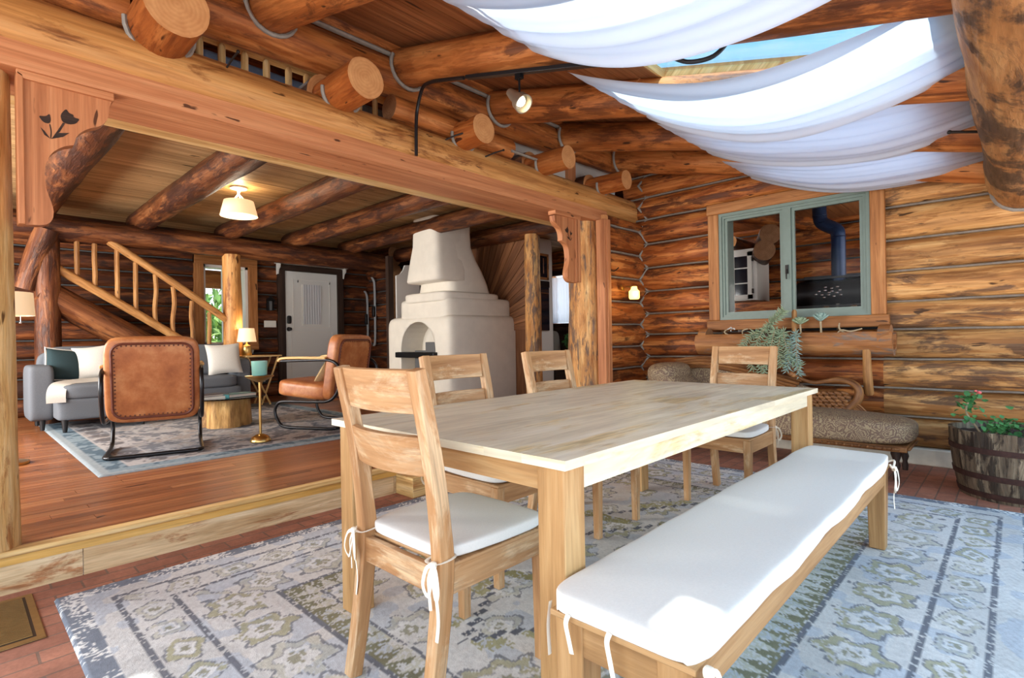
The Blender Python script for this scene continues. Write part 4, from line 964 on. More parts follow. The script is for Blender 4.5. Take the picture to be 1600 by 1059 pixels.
# ---------------------------------------------------------------- rugs
def vnoise(x, y, sc, seed):
    r = np.random.default_rng(seed); G = r.random((128, 128)); u = x*sc; v = y*sc
    i = np.floor(u).astype(int); j = np.floor(v).astype(int); a = u-i; b = v-j; a = a*a*(3-2*a); b = b*b*(3-2*b)
    g = lambda p, q: G[p % 128, q % 128]
    return (g(i, j)*(1-a)+g(i+1, j)*a)*(1-b)+(g(i, j+1)*(1-a)+g(i+1, j+1)*a)*b
def slin(rgb):
    c = np.array(rgb)/255.0; return np.where(c <= .04045, c/12.92, ((c+.055)/1.055)**2.4)
def motif(p, q, a, b, k, col, ids, seed, dark, olive, pale, x, y):
    """p,q centred coordinates; paints a ringed flower/medallion onto col"""
    th = np.arctan2(q/b, p/a); r = np.hypot(p/a, q/b)*(1+.16*np.cos(k*th+ids))
    r = r*(1+.12*(vnoise(x, y, 38, seed)-.5)*2)
    fade = vnoise(x, y, 16, seed+5); fine = vnoise(x, y, 90, seed+9)
    def put(mask, c, al=1.0):
        w = (mask & (fade*.6+fine*.6 > .40))[..., None]*(al if np.isscalar(al) else al[..., None]); col[:] = col*(1-w)+np.array(c)*w
    al = .30+.35*(np.sin(ids*7+1) > 0)
    put((r < .90) & (r > .60), olive, .50*al/.5); put((r < .56) & (r > .34), pale, .7); put((r < .30) & (fine > .4), olive*.6+dark*.4, .75)
    put((r > .92) & (r < 1.03), dark, .75); put((r > .55) & (r < .62), dark, .45)
def make_rug(name, x0, x1, y0, y1, step, z, label, style, rot=0, th=.01):
    nx = int((x1-x0)/step); ny = int((y1-y0)/step)
    xs = np.linspace(x0, x1, nx+1); ys = np.linspace(y0, y1, ny+1); X, Y = np.meshgrid(xs, ys)
    ex = np.minimum(X-x0, x1-X); ey = np.minimum(Y-y0, y1-Y); d = np.minimum(ex, ey); along = np.where(ex < ey, Y, X)
    d = d+.006*(vnoise(X, Y, 30, 1)-.5); fine = vnoise(X, Y, 120, 2); med = vnoise(X, Y, 11, 3); big = vnoise(X, Y, 2.1, 4)
    if style == 'dining':
        dark = slin((112, 116, 126)); olive = slin((168, 164, 108)); pale = slin((240, 241, 238)); cream = slin((232, 232, 229)); slate = slin((140, 148, 160)); blue = slin((176, 192, 212))
        col = np.ones(X.shape+(3,))*cream
        col = col*(1-.12*(big[..., None] > .55)*1)+0*col
        w = (med > .60)[..., None]; col = np.where(w, col*.55+blue*.45, col)
        a = (d < .085)[..., None]; col = np.where(a, np.where(((fine*.6+med*.5) > .66)[..., None], pale, slate), col)
        def line(p, wd=.0135):
            m_ = (np.abs(d-p) < wd*.8) & (fine > .3); col[m_] = dark*.9+.1*col[m_]
        hb = (d > .095) & (d < .165) & (np.sin(along*150+np.abs(d-.13)*220) > .55); col[hb] = col[hb]*.90
        # border of small flowers
        def band(dc, wdt, per, k, seed, a_=.42, b_=.40):
            m_ = np.abs(d-dc) < wdt/2
            i = np.floor(along/per); p = (along/per-i-.5)*per; q = d-dc
            c2 = col[m_].copy(); c2 = c2.reshape(-1, 1, 3)
            ids = (i*1.7) % 6.28; od = (i.astype(int) % 2 == 0)
            motif(p[m_].reshape(-1, 1), q[m_].reshape(-1, 1), per*a_*np.where(od, 1, .8)[m_].reshape(-1, 1), wdt*b_, k, c2, ids[m_].reshape(-1, 1), seed, dark, olive, pale, X[m_].reshape(-1, 1), Y[m_].reshape(-1, 1))
            col[m_] = c2.reshape(-1, 3)
        band(.26, .15, .20, 4, 11); band(.50, .26, .27, 6, 21, .45, .42)
        for p in (.175, .345, .655): line(p)
        line(.785, .009)
        tri = (d > .668) & (d < .776); s_ = np.abs(((along/.075) % 1)-.5)*2; t_ = (d-.668)/.108
        m_ = tri & (s_ < 1-t_) & (fine > .3); col[m_] = dark*.5+olive*.5
        m_ = tri & (s_ >= 1-t_) & (fine > .5); col[m_] = col[m_]*.6+olive*.4
        # field
        fld = d > .795
        P = .46
        for oy in (0, 1):
            i = np.floor((X+oy*P/2)/P); j = np.floor((Y+oy*P/2)/P); p = ((X+oy*P/2)/P-i-.5)*P; q = ((Y+oy*P/2)/P-j-.5)*P
            m_ = fld & (np.hypot(p, q) < .23); c2 = col[m_].reshape(-1, 1, 3).copy()
            motif(p[m_].reshape(-1, 1), q[m_].reshape(-1, 1), (.085 if oy else .15), (.075 if oy else .11), 4 if oy else 8, c2, ((i+2*j) % 5)[m_].reshape(-1, 1), 31+oy, dark, olive, pale, X[m_].reshape(-1, 1), Y[m_].reshape(-1, 1)); col[m_] = c2.reshape(-1, 3)
        # stepped diamond lines and olive blocks across the field
        cx, cy = (x0+x1)/2, (y0+y1)/2
        st_ = np.floor(np.abs(X-cx)/.06)*.06*.62+np.abs(Y-cy)
        for rr in (.30, .62):
            m_ = fld & (np.abs(st_-rr) < .0135) & (fine > .25); col[m_] = dark
        m_ = fld & (st_ > .64) & (st_ < .72) & (med > .45) & (fine > .35); col[m_] = olive*.8+.2*col[m_]
        m_ = fld & (np.abs(((X+Y*.3)/.9 % 1)-.5) < .07) & (med > .62) & (fine > .3); col[m_] = olive*.75+.25*dark
        col *= (.86+.2*fine+.12*(med-.5))[..., None]
    else:
        dark = slin((86, 92, 104)); pale = slin((176, 172, 172)); tan = slin((150, 134, 122)); slate = slin((120, 128, 138))
        col = np.ones(X.shape+(3,))*pale
        f = vnoise(X, Y, 9, 41)*.5+vnoise(X, Y, 24, 42)*.5
        col = np.where((f > .55)[..., None], col*.35+dark*.65, col); col = np.where(((f < .36) & (big > .45))[..., None], col*.5+tan*.5, col)
        col = np.where((d < .07)[..., None], slin((150, 160, 166)), col)
        m_ = (d > .07) & (d < .20); col[m_] = np.where((f[m_] > .5)[..., None], slin((92, 110, 124)), slin((134, 150, 160)))
        m_ = (np.abs(d-.21) < .01) | (np.abs(d-.42) < .012); col[m_] = pale*1.05
        i = np.floor(along/.3); p = (along/.3-i-.5)*.3; m_ = (np.abs(d-.32) < .09) & (np.hypot(p/.11, (d-.32)/.08) < 1) & (f > .35); col[m_] = dark*.7+tan*.3
        cx, cy = (x0+x1)/2, (y0+y1)/2; r = np.hypot((X-cx)/1.0, (Y-cy)/1.4); m_ = (np.abs(np.sin(r*11)) < .25) & (f > .4) & (d > .45); col[m_] = col[m_]*.45+dark*.55
        col *= (.82+.3*fine)[..., None]
    Z = z+th+.0015*(fine-.5); Z = np.where(d < .003, z, Z)
    cx, cy = (x0+x1)/2, (y0+y1)/2
    V = np.stack([X-cx, Y-cy, Z-z], -1).reshape(-1, 3)
    idx = np.arange((nx+1)*(ny+1)).reshape(ny+1, nx+1)
    Q = np.stack([idx[:-1, :-1], idx[:-1, 1:], idx[1:, 1:], idx[1:, :-1]], -1).reshape(-1, 4)
    me = bpy.data.meshes.new(name); me.vertices.add(len(V)); me.vertices.foreach_set('co', V.astype(np.float32).ravel())
    me.loops.add(Q.size); me.loops.foreach_set('vertex_index', Q.astype(np.int32).ravel())
    me.polygons.add(len(Q)); me.polygons.foreach_set('loop_start', np.arange(0, Q.size, 4, dtype=np.int32))
    me.update(calc_edges=True)
    at = me.color_attributes.new('pattern', 'FLOAT_COLOR', 'POINT')
    at.data.foreach_set('color', np.concatenate([np.clip(col, 0, 1).reshape(-1, 3), np.ones((len(V), 1))], 1).astype(np.float32).ravel())
    me.materials.append(M['rug'])
    o = bpy.data.objects.new(name, me); C.objects.link(o); o.location = (cx, cy, z); o.rotation_euler.z = rot
    return props(o, label, 'rug')
make_rug('dining_rug', .29, 4.24, -.10, 2.925, .0072, .001, 'large pale grey and olive patterned rug under the dining table', 'dining')
make_rug('living_rug', .68, 3.35, 4.46, 8.0, .016, FL2+.001, 'faded blue-grey patterned rug under the sofa and leather chairs', 'living')

# ---------------------------------------------------------------- dining table, bench, chairs
def box_in(m, lo, hi, **k): m.box(lo, hi, **k)
def table():
    x0, x1, y0, y1 = 1.03, 3.32, .802, 1.955
    t = root('dining_table', ((x0+x1)/2, (y0+y1)/2, .0135), 'long pale whitewashed wooden dining table in the middle of the sunroom', 'table')
    m = MB(); n = 8; w = (y1-y0-.0)/n
    for i in range(n):
        xs = [x0, x0+random.uniform(.5, 1.7), x1]
        for a, b in zip(xs[:-1], xs[1:]): m.box((a, y0+i*w, .735), (b, y0+(i+1)*w, .76), grain=0, rnd=random.random())
    ob('table_top', m, 'table_wood', t, smooth=False)
    i = .022
    for (a, b, c, d, g) in ((x0+i+.01, x1-i-.01, y0+i+.004, y0+i+.03, 0), (x0+i+.01, x1-i-.01, y1-i-.03, y1-i-.004, 0), (x0+i+.004, x0+i+.03, y0+i+.01, y1-i-.01, 1), (x1-i-.03, x1-i-.004, y0+i+.01, y1-i-.01, 1)):
        m = MB(); m.box((a, c, .668), (b, d, .735), grain=g); ob('apron', m, 'table_wood' if g == 0 else 'table_leg', t, smooth=False)
    for sx_ in (x0+i, x1-i-.088):
        for sy in (y0+i, y1-i-.088):
            m = MB(); m.box((sx_, sy, .0135), (sx_+.088, sy+.088, .735), grain=2); ob('leg', m, 'table_leg', t, bevel=.004)
table()
def bow(m, c, out, drop, side, s=1.0):
    """ribbon bow tied at c: two loops, a knot and two tails; out = direction away from the post, side = sideways"""
    c = Vector(c); o = Vector(out).normalized(); sd = Vector(side).normalized(); dn = Vector((0, 0, -1)); pr = [(.0055*s, 0), (0, .0016), (-.0055*s, 0), (0, -.0016)]
    m.sq(c+o*.006, (.018*s, .018*s, .02*s), 3, 4)
    for sg in (-1, 1):
        m.sweep(catmull([c+o*.004, c+sd*sg*.02*s+dn*.01+o*.015, c+sd*sg*.032*s+dn*.055*s+o*.02, c+sd*sg*.018*s+dn*.085*s+o*.014, c+sd*sg*.006*s+dn*.05*s+o*.012, c+o*.006], 5), pr, o)
    for sg, L in ((-1, drop), (1, drop*.62)):
        m.sweep(catmull([c+o*.005, c+sd*sg*.014*s+dn*L*.3+o*.012, c+sd*sg*.018*s+dn*L*.7+o*.006, c+sd*sg*.012*s+dn*L+o*.008], 5), pr, o)
def make_chair():
    """faces +X, origin on the floor under the seat centre"""
    t = root('dining_chair', (0, 0, 0), '', 'chair', 'light wooden dining chairs around the table')
    hw = .2125; pw = .042
    for sg in (-1, 1):
        y = sg*(hw-pw/2)
        m = MB(); path = catmull([(-.262, y, .0135), (-.228, y, .22), (-.205, y, .42), (-.212, y, .56), (-.238, y, .76), (-.285, y, .985)], 5)
        n = len(path)
        m.sweep(path, lambda i, tt: rect(pw, .052-.012*abs(tt-.45)*2), (1, 0, 0)); ob('back_post', m, 'chair_wood', t, bevel=.004)
    def slat(z0, z1, xf0, xf1, name):
        m = MB(); nn = 14; V_ = []; 
        def pt(u, z, dx):
            y = (-hw+pw)+u*(2*hw-2*pw); f = (z-.60)/.385; x = -.215-.062*max(0, f)-.004-.030*(1-(2*u-1)**2)
            return (x+dx, y, z)
        path = [pt(i/nn, (z0+z1)/2, 0) for i in range(nn+1)]
        lean = .19; hh = (z1-z0)/2
        m.sweep(path, [(-hh, -.010), (hh, -.010), (hh, .010), (-hh, .010)], (1, 0, lean)); ob(name, m, 'chair_wood', t, bevel=.003)
    slat(.863, .985, 0, 0, 'top_rail'); slat(.690, .803, 0, 0, 'back_slat')
    for sg in (-1, 1):
        m = MB(); y = sg*(hw-.022)
        m.sweep([(.205, y, .0135), (.205, y, .25), (.205, y, .437)], lambda i, tt: rect(.034+.010*tt, .034+.010*tt), (1, 0, 0)); ob('leg', m, 'chair_wood', t, bevel=.003)
    for (lo, hi, g) in (((-.205, -hw+.006, .362), (.20, -hw+.026, .440), 0), ((-.205, hw-.026, .362), (.20, hw-.006, .440), 0), ((.195, -hw+.03, .362), (.217, hw-.03, .440), 1), ((-.222, -hw+.035, .362), (-.200, hw-.035, .440), 1)):
        m = MB(); m.box(lo, hi, grain=g); ob('apron', m, 'chair_wood', t, bevel=.003)
    m = MB(); m.box((-.19, -hw+.004, .436), (.228, hw-.004, .448), grain=1); ob('seat', m, 'chair_wood', t, bevel=.004)
    m = MB()
    def shape(v):
        f = 1-.08*max(0, -v.x/.21); z = v.z
        return Vector((v.x, v.y*f, z+(.004*math.cos(v.x*7)*math.cos(v.y*7) if z > 0 else 0)))
    m.sq((.012, 0, .470), (.43, .425, .042), 7, 14, fn=shape); cu = ob('seat_cushion', m, 'cushion', t, angle=180)
    for sg in (-1, 1):
        m = MB(); pr = [(.0055, 0), (0, .0016), (-.0055, 0), (0, -.0016)]
        y0_ = sg*(hw+.002); loop = catmull([(-.165, sg*.175, .466), (-.18, y0_, .470), (-.215, y0_+sg*.004, .466), (-.240, y0_-sg*.012, .462), (-.238, sg*(hw-pw-.008), .462), (-.19, sg*(hw-pw-.012), .466)], 4)
        m.sweep(loop, pr, (0, 0, 1)); bow(m, (-.240, y0_-sg*.014, .462), (-1, sg*.25, 0), .20, (0, 1, 0)); ob('tie', m, 'tie', cu)
    return t
ch = make_chair()
ch.location = (1.125, 1.335, 0); ch['label'] = 'wooden dining chair at the near head of the table, back to us, white tied cushion'
for x, y, r, lb in ((1.775, 1.80, -PI/2, 'dining chair on the step side of the table, closer to the near head chair'), (2.51, 1.80, -PI/2, 'dining chair on the step side of the table, in front of the white fireplace'), (3.44, 1.345, PI, 'dining chair at the far head of the table, in front of the damask chaise')):
    c = copy_tree(ch, None, lb); c.location = (x, y, 0); c.rotation_euler.z = r
def bench():
    x0, x1, y0, y1 = .975, 3.165, .452, .812
    t = root('dining_bench', ((x0+x1)/2, (y0+y1)/2, .0135), 'long wooden bench with white tied cushion along the near side of the table', 'bench')
    m = MB(); m.box((x0, y0, .405), (x1, y1, .420), grain=0); ob('seat', m, 'bench_wood', t, bevel=.003)
    for lo, hi, g in (((x0+.02, y0+.012, .33), (x1-.02, y0+.034, .405), 0), ((x0+.02, y1-.034, .33), (x1-.02, y1-.012, .405), 0), ((x0+.012, y0+.02, .33), (x0+.034, y1-.02, .405), 1), ((x1-.034, y0+.02, .33), (x1-.012, y1-.02, .405), 1)):
        m = MB(); m.box(lo, hi, grain=g); ob('apron', m, 'bench_wood', t, bevel=.002)
    for x in (x0+.048, x1-.048):
        for y in (y0+.048, y1-.048):
            m = MB(); m.sweep([(x, y, .0135), (x, y, .20), (x, y, .405)], lambda i, tt: rect(.066+.014*tt, .066+.014*tt), (1, 0, 0)); ob('leg', m, 'bench_wood', t, bevel=.004)
    m = MB(); L = x1-x0+.02; Wd = y1-y0+.018
    def shape(v):
        e = .002*math.sin(v.x*9)+.0015*math.sin(v.x*23+1)
        return Vector((v.x, v.y+(e if abs(v.y) > Wd*.4 else 0)*(1 if v.y > 0 else -1), v.z+(.003*math.sin(v.x*5+v.y*9) if v.z > 0 else -.004-.005*math.sin(v.x*11) if abs(v.y) > Wd*.42 else 0)))
    m.sq(((x0+x1)/2, (y0+y1)/2, .445), (L, Wd, .054), 12, 40, fn=shape); cu = ob('bench_cushion', m, 'cushion', t, angle=180)
    pr = [(.0065, 0), (0, .0016), (-.0065, 0), (0, -.0016)]
    for p, drop in (((x0-.012, y1-.065, .432), .085), ((x0-.012, y1-.175, .43), .095)):
        m = MB(); p = Vector(p); m.sweep(catmull([p, p+Vector((-.006, .004, -.02)), p+Vector((-.007, -.004, -drop*.6)), p+Vector((-.004, -.010, -drop))], 4), pr, (1, 0, 0)); ob('tie', m, 'tie', cu)
    m = MB(); m.sweep(catmull([(x0+.02, y1+.014, .425), (x0+.015, y1+.018, .37), (x0+.012, y1+.012, .30)], 4), pr, (0, 1, 0)); ob('tie', m, 'tie', cu)
    m = MB(); m.tube(catmull([(x1-.09, y0-.012, .432), (x1-.07, y0-.016, .415), (x1-.03, y0-.018, .42), (x1+.014, y0-.012, .435), (x1+.016, y0+.02, .42)], 4), .005, 6); bow(m, (x1-.035, y0-.014, .405), (-.15, -1, 0), .19, (1, 0, 0), 1.25); ob('tie', m, 'tie', cu)
    m = MB(); bow(m, (x0+.02, y0-.012, .415), (-.3, -1, 0), .17, (1, 0, 0), 1.2); ob('tie', m, 'tie', cu)
bench()

# ---------------------------------------------------------------- things by the window wall
def half_barrel():
    c = (4.70, -.005); t = root('half_barrel_planter', (c[0], c[1], 0), 'weathered half whiskey barrel planter with rusty hoops by the log wall', 'planter')
    n = 20; R = lambda z: .292+.055*(z/.43)+.012*math.sin(z/.43*PI)
    m = MB()
    for k in range(n):
        a0 = 2*PI*k/n; a1 = 2*PI*(k+.985)/n; V_ = []; zs = [0, .1, .2, .32, .43+random.uniform(-.004, .004)]; rd = random.random()
        prof_o = [(R(z), z) for z in zs]; prof_i = [(R(z)-.024, z) for z in zs[::-1]]; P = prof_o+prof_i; q = len(P)
        for a in (a0, (a0+a1)/2, a1): V_ += [(c[0]+r*math.cos(a), c[1]+r*math.sin(a), z) for r, z in P]
        Fc = []; uv = []
        for s_ in range(2):
            for i in range(q):
                j = (i+1) % q; Fc.append((s_*q+i, (s_+1)*q+i, (s_+1)*q+j, s_*q+j)); uv.append([(P[i][1], .05*s_), (P[i][1], .05*s_+.05), (P[j][1], .05*s_+.05), (P[j][1], .05*s_)])
        m.add(V_, Fc, uv, 0, rd)
    ob('staves', m, 'barrel', t, angle=40)
    for z in (.02, .135, .30):
        m = MB(); m.lathe([(R(z)+.001, z-.0), (R(z)+.005, z), (R(z+.035)+.005, z+.035), (R(z+.035)+.001, z+.035)], (c[0], c[1], 0), 40); ob('hoop', m, 'rust', t)
    m = MB(); m.grid(14, 14, lambda u, v: (c[0]+.315*(2*u-1)*math.sqrt(1-(2*v-1)**2/2), c[1]+.315*(2*v-1)*math.sqrt(1-(2*u-1)**2/2), .385+.02*math.sin(u*17)*math.sin(v*13))); ob('soil', m, 'soil', t)
    return c
bc = half_barrel()
def geranium(pts, n, label, flower=None):
    t = root('geranium', (pts[0][0], pts[0][1], .39), label, 'plant')
    m = MB(); m.tube(catmull(pts, 5), .006, 6); ob('stem', m, 'stem', t)
    m = MB()
    for i in range(n):
        k = random.random()**.7; base = Vector(pts[0]).lerp(Vector(pts[-1]), k) if len(pts) < 3 else Vector(catmull(pts, 8)[int(k*(8*(len(pts)-1)))])
        if base.z < .42 and random.random() < .6: base.z += .05
        p = base+Vector((random.gauss(0, .035), random.gauss(0, .035), random.gauss(0, .028)))
        s = random.uniform(.012, .021); nrm = Vector((random.gauss(-.4, .5), random.gauss(-.2, .5), 1)).normalized(); q = nrm.to_track_quat('Z', 'Y').to_matrix()
        V_ = [p]+[p+q@Vector((s*(1+.12*math.cos(5*a))*math.cos(a), s*(1+.12*math.cos(5*a))*math.sin(a), s*.35*(.5+.5*math.cos(2*a)))) for a in [2*PI*j/9 for j in range(9)]]
        m.add(V_, [(0, j+1, (j+1) % 9+1) for j in range(9)], [[(0, 0), (0, 1), (1, 1)]]*9)
    ob('leaves', m, 'leaf', t)
    if flower:
        m = MB()
        for i in range(7): m.ball(Vector(flower)+Vector((random.gauss(0, .007), random.gauss(0, .007), random.gauss(0, .006))), .008, 3)
        m.tube([pts[-1], Vector(flower)], .0025, 5); ob('flower', m, 'petal', t)
geranium([(4.56, .16, .39), (4.57, .20, .46), (4.60, .24, .53), (4.63, .23, .60), (4.64, .21, .63)], 70, 'tall leggy geranium with a coral flower in the half barrel', (4.62, .175, .665))
geranium([(4.56, .10, .40), (4.54, .06, .46), (4.55, .02, .49)], 80, 'bushy green geranium in the middle of the half barrel')
geranium([(4.52, -.10, .40), (4.50, -.13, .45), (4.52, -.17, .47)], 60, 'low geranium at the right rim of the half barrel')

def chaise():
    t = root('chaise_lounge', (4.85, 1.55, 0), 'antique damask chaise lounge with carved swan back by the log wall', 'chaise lounge')
    m = MB(); m.sq((4.86, 1.46, .335), (.56, 1.86, .19), 5, 22, fn=lambda v: Vector((v.x, v.y, v.z+(.035*(1-(v.y/.93)**2)*(1-(v.x/.28)**2) if v.z > 0 else 0)))); ob('seat', m, 'damask', t, angle=180)
    m = MB(); m.sweep(catmull([(4.86, 2.0, .42), (4.86, 2.25, .50), (4.86, 2.42, .62), (4.86, 2.48, .70)], 6), lambda i, tt: [(.27*math.copysign(abs(math.cos(a))**.5, math.cos(a)), (.10+.03*tt)*math.copysign(abs(math.sin(a))**.7, math.sin(a))) for a in [2*PI*k/20 for k in range(20)]], (0, -.5, 1)); m.sq((4.86, 2.47, .70), (.55, .30, .22), 3, 12); ob('headrest', m, 'damask', t, angle=60)
    # back panel along the wall, falling towards the foot
    m = MB(); P = [(2.55, .40), (2.55, .80), (2.3, .85), (1.95, .82), (1.6, .72), (1.3, .60), (1.05, .50), (.95, .40)]
    m.prism([(5.09, y, z) for y, z in P], (.06, 0, 0), grain=1); ob('back', m, 'damask', t, bevel=.015)
    for k in range(4):
        m = MB(); o = .028*k; m.tube(catmull([(5.08-.008*k, 2.5, .82-o), (5.07-.008*k, 2.2, .85-o), (5.07-.008*k, 1.85, .80-o), (5.06-.008*k, 1.55, .71-o), (5.05-.008*k, 1.34+.02*k, .665-o)], 6), .016, 8); ob('carved_rail', m, 'carved', t)
    # swan: neck, head, wing and tail plumes
    m = MB(); nk = catmull([(4.99, .99, .455), (5.0, .925, .53), (5.0, .915, .61), (5.0, .965, .665), (5.0, 1.06, .685), (5.0, 1.15, .668), (4.99, 1.24, .655), (4.98, 1.33, .685), (4.975, 1.385, .72)], 6)
    L = len(nk); m.tube(nk, .034, 12, scale=[1.15-.75*min(1, i/(L*.75)) for i in range(L)]); ob('swan_neck', m, 'carved', t)
    m = MB(); m.sq((4.975, 1.40, .722), (.04, .085, .045), 2.3, 8, R=Euler((.5, 0, 0)).to_matrix()); m.tube([(4.975, 1.43, .735), (4.975, 1.475, .755)], .012, 8, scale=[1, .3]); ob('swan_head', m, 'carved', t)
    m = MB(); m.sq((5.02, 1.13, .50), (.10, .40, .20), 2.2, 14); ob('swan_body', m, 'carved', t, angle=180)
    m = MB()
    for r_ in range(6):
        for k in range(7):
            y = .99+.045*k+.02*(r_ % 2); z = .43+.03*r_-.010*k*.3
            if z > .61: continue
            m.sq((4.975-.012*math.sin(k/6*PI), y, z), (.03, .062, .03), 2.4, 5, R=Euler((.35, 0, 0)).to_matrix())
    ob('wing_feathers', m, 'carved', t, angle=180)
    for k in range(6):
        m = MB(); m.tube(catmull([(4.985, .97+.01*k, .52-.015*k), (4.98, .90-.0+.012*k, .48-.01*k), (4.975, .83+.018*k, .40-.002*k)], 5), .011, 6, scale=lambda tt: 1-.5*tt); ob('tail_plume', m, 'carved', t)
    m = MB(); m.box((4.60, .56, .215), (5.13, 2.4, .255), grain=1); m.box((4.585, .60, .225), (4.60, 2.36, .245), grain=1); ob('rail', m, 'carved', t, bevel=.012)
    m = MB()
    for i in range(34): m.ball((4.583, .64+i*.05, .236), .011, 4)
    for i in range(9): m.ball((4.64+i*.052, .553, .236), .011, 4)
    ob('beading', m, 'carved', t)
    for x in (4.66, 5.07):
        for y in (.63, 2.3):
            m = MB(); m.lathe([(.0, 0), (.018, 0), (.022, .04), (.015, .07), (.026, .11), (.018, .14), (.034, .19), (.034, .22), (0, .22)], (x, y, 0), 14); ob('leg', m, 'dark_wood', t)
chaise()
def wall_planter():
    t = root('log_planter', (5.17, 1.48, .86), 'hollowed half log planter mounted under the sunroom window', 'planter')
    y0, y1, xc, zc, r = .70, 2.30, 5.185, 1.0, .125
    ri = .088; prof = [(r*math.cos(a), r*math.sin(a)) for a in [PI*.80+1.4*PI*k/16 for k in range(17)]]+[(ri*math.cos(a), ri*math.sin(a)+.012) for a in [PI*2.16-1.32*PI*k/12 for k in range(13)]]
    m = MB(); k = 12
    def pf(i, tt): return [(a*(1+.05*math.sin(5*tt*6.28+j)), b*(1+.04*math.sin(4*tt*6.28+j*.7))) for j, (a, b) in enumerate(prof)]
    m.sweep([(xc, y0+(y1-y0)*i/k, zc) for i in range(k+1)], pf, (0, 0, 1)); ob('trough', m, 'planter_log', t, angle=50)
    for y in (y0+.02, y1-.1):
        m = MB(); m.log((xc, y, zc+.01), (xc, y+.08, zc+.01), r*.98, n=18, wob=.05); ob('end_block', m, ['planter_log', 'end_dark'], t, angle=60)
    m = MB(); m.grid(20, 3, lambda u, v: (xc-.085+v*.17, y0+.05+u*(y1-y0-.1), zc+.045+.012*math.sin(u*31+v*5))); ob('soil', m, 'soil', t)
    m = MB(); m.tube([(5.10, .875, .93), (5.09, .87, .75), (5.09, .862, .575), (5.09, .861, .56)], .034, 12, scale=[.85, .95, 1.05, .7]); ob('peg', m, 'stair_pole', t, label='peeled stick hanging below the planter')
    m = MB(); m.tube([(5.15, 1.42, 1.0), (5.15, 1.42, 1.26), (5.15, 1.42, 1.28)], .022, 8, scale=[1, 1, .6]); ob('stake', m, 'stair_pole', t)
wall_planter()
def needle_plant(stems, mat, label, L=.045, n=40, r=.0055, stem_r=.005):
    t = root('succulent', Vector(stems[0][0])+Vector((0, 0, -.02)), label, 'plant')
    m = MB(); k = MB()
    for P in stems:
        pts = catmull(P, 8); m.tube(pts, stem_r, 5)
        for i in range(n):
            q = pts[max(1, int(len(pts)*(.18+.80*i/n)) - 1)]; nx_ = pts[min(len(pts)-1, int(len(pts)*(.18+.80*i/n)))]
            d = (Vector(nx_)-Vector(q)); d = d.normalized() if d.length > 1e-6 else Vector((0, 0, -1))
            a = i*2.4; s1 = d.orthogonal().normalized(); s2 = d.cross(s1); o = (s1*math.cos(a)+s2*math.sin(a)+d*.45).normalized()
            l = L*random.uniform(.75, 1.1); k.tube([q, Vector(q)+o*l*.5, Vector(q)+o*l], r, 5, scale=[.7, 1, .15])
    ob('stem', m, 'stem', t); ob('leaves', k, mat, t)
xs_ = 5.14
needle_plant([[(xs_, 1.60, 1.05), (xs_-.08, 1.63, 1.12), (xs_-.14, 1.68, 1.02), (xs_-.16, 1.74, .86), (xs_-.15, 1.72, .74)],
              [(xs_, 1.55, 1.05), (xs_-.10, 1.55, 1.10), (xs_-.16, 1.56, .98), (xs_-.17, 1.60, .84), (xs_-.15, 1.66, .71)],
              [(xs_, 1.50, 1.05), (xs_-.10, 1.48, 1.08), (xs_-.16, 1.44, .95), (xs_-.16, 1.40, .84), (xs_-.14, 1.33, .78)],
              [(xs_, 1.52, 1.05), (xs_-.12, 1.50, 1.05), (xs_-.17, 1.50, .90), (xs_-.16, 1.47, .78)], [(xs_, 1.66, 1.05), (xs_-.10, 1.72, 1.08), (xs_-.16, 1.80, .98), (xs_-.17, 1.82, .86)], [(xs_, 1.58, 1.05), (xs_-.12, 1.60, 1.02), (xs_-.17, 1.66, .88), (xs_-.16, 1.62, .70)],
              [(xs_, 1.62, 1.05), (xs_-.06, 1.60, 1.16), (xs_-.10, 1.52, 1.22), (xs_-.10, 1.47, 1.28)]], 'succulent', 'trailing grey-green succulent spilling over the log planter', n=85, L=.062, r=.0055)
needle_plant([[(xs_, 1.40, 1.05), (xs_-.10, 1.38, 1.06), (xs_-.16, 1.36, .96), (xs_-.16, 1.36, .82), (xs_-.15, 1.34, .70)], [(xs_, 1.44, 1.05), (xs_-.13, 1.42, 1.0), (xs_-.17, 1.42, .86), (xs_-.16, 1.44, .74)]], 'blue_succulent', 'blue-green succulent hanging from the middle of the log planter', n=80, L=.055, r=.0055)
def rosette(c, s, label, mat, n=26, e0=.25):
    t = root('succulent', (c[0], c[1], 1.04), label, 'plant')
    m = MB(); m.tube([(c[0]+.02, c[1], 1.04), c], .008, 6); ob('stem', m, 'stem', t)
    m = MB()
    for i in range(n):
        a = i*2.4; e = e0+.9*i/n; d = Vector((math.cos(a)*math.cos(e), math.sin(a)*math.cos(e), math.sin(e))); q = d.to_track_quat('Y', 'Z').to_matrix(); l = s*(1-.4*i/n)
        m.sq(Vector(c)+d*l*.5+Vector((0, 0, (e0-.25)*s*.8*i/n)), (l*.40, l, l*.2), 2.3, 5, R=q)
    ob('leaves', m, mat, t, angle=180)
rosette((5.10, 1.36, 1.15), .085, 'pale rosette succulent standing up in the log planter, left of the stonecrop', 'succulent', 26, .45)
rosette((5.09, 1.20, 1.17), .085, 'blue-grey stonecrop standing tallest in the log planter', 'blue_succulent', 30, .62) 
t = root('dry_stalks', (5.14, 1.75, 1.04), 'bare dry flower stalks leaning left of the succulents in the planter', 'plant')
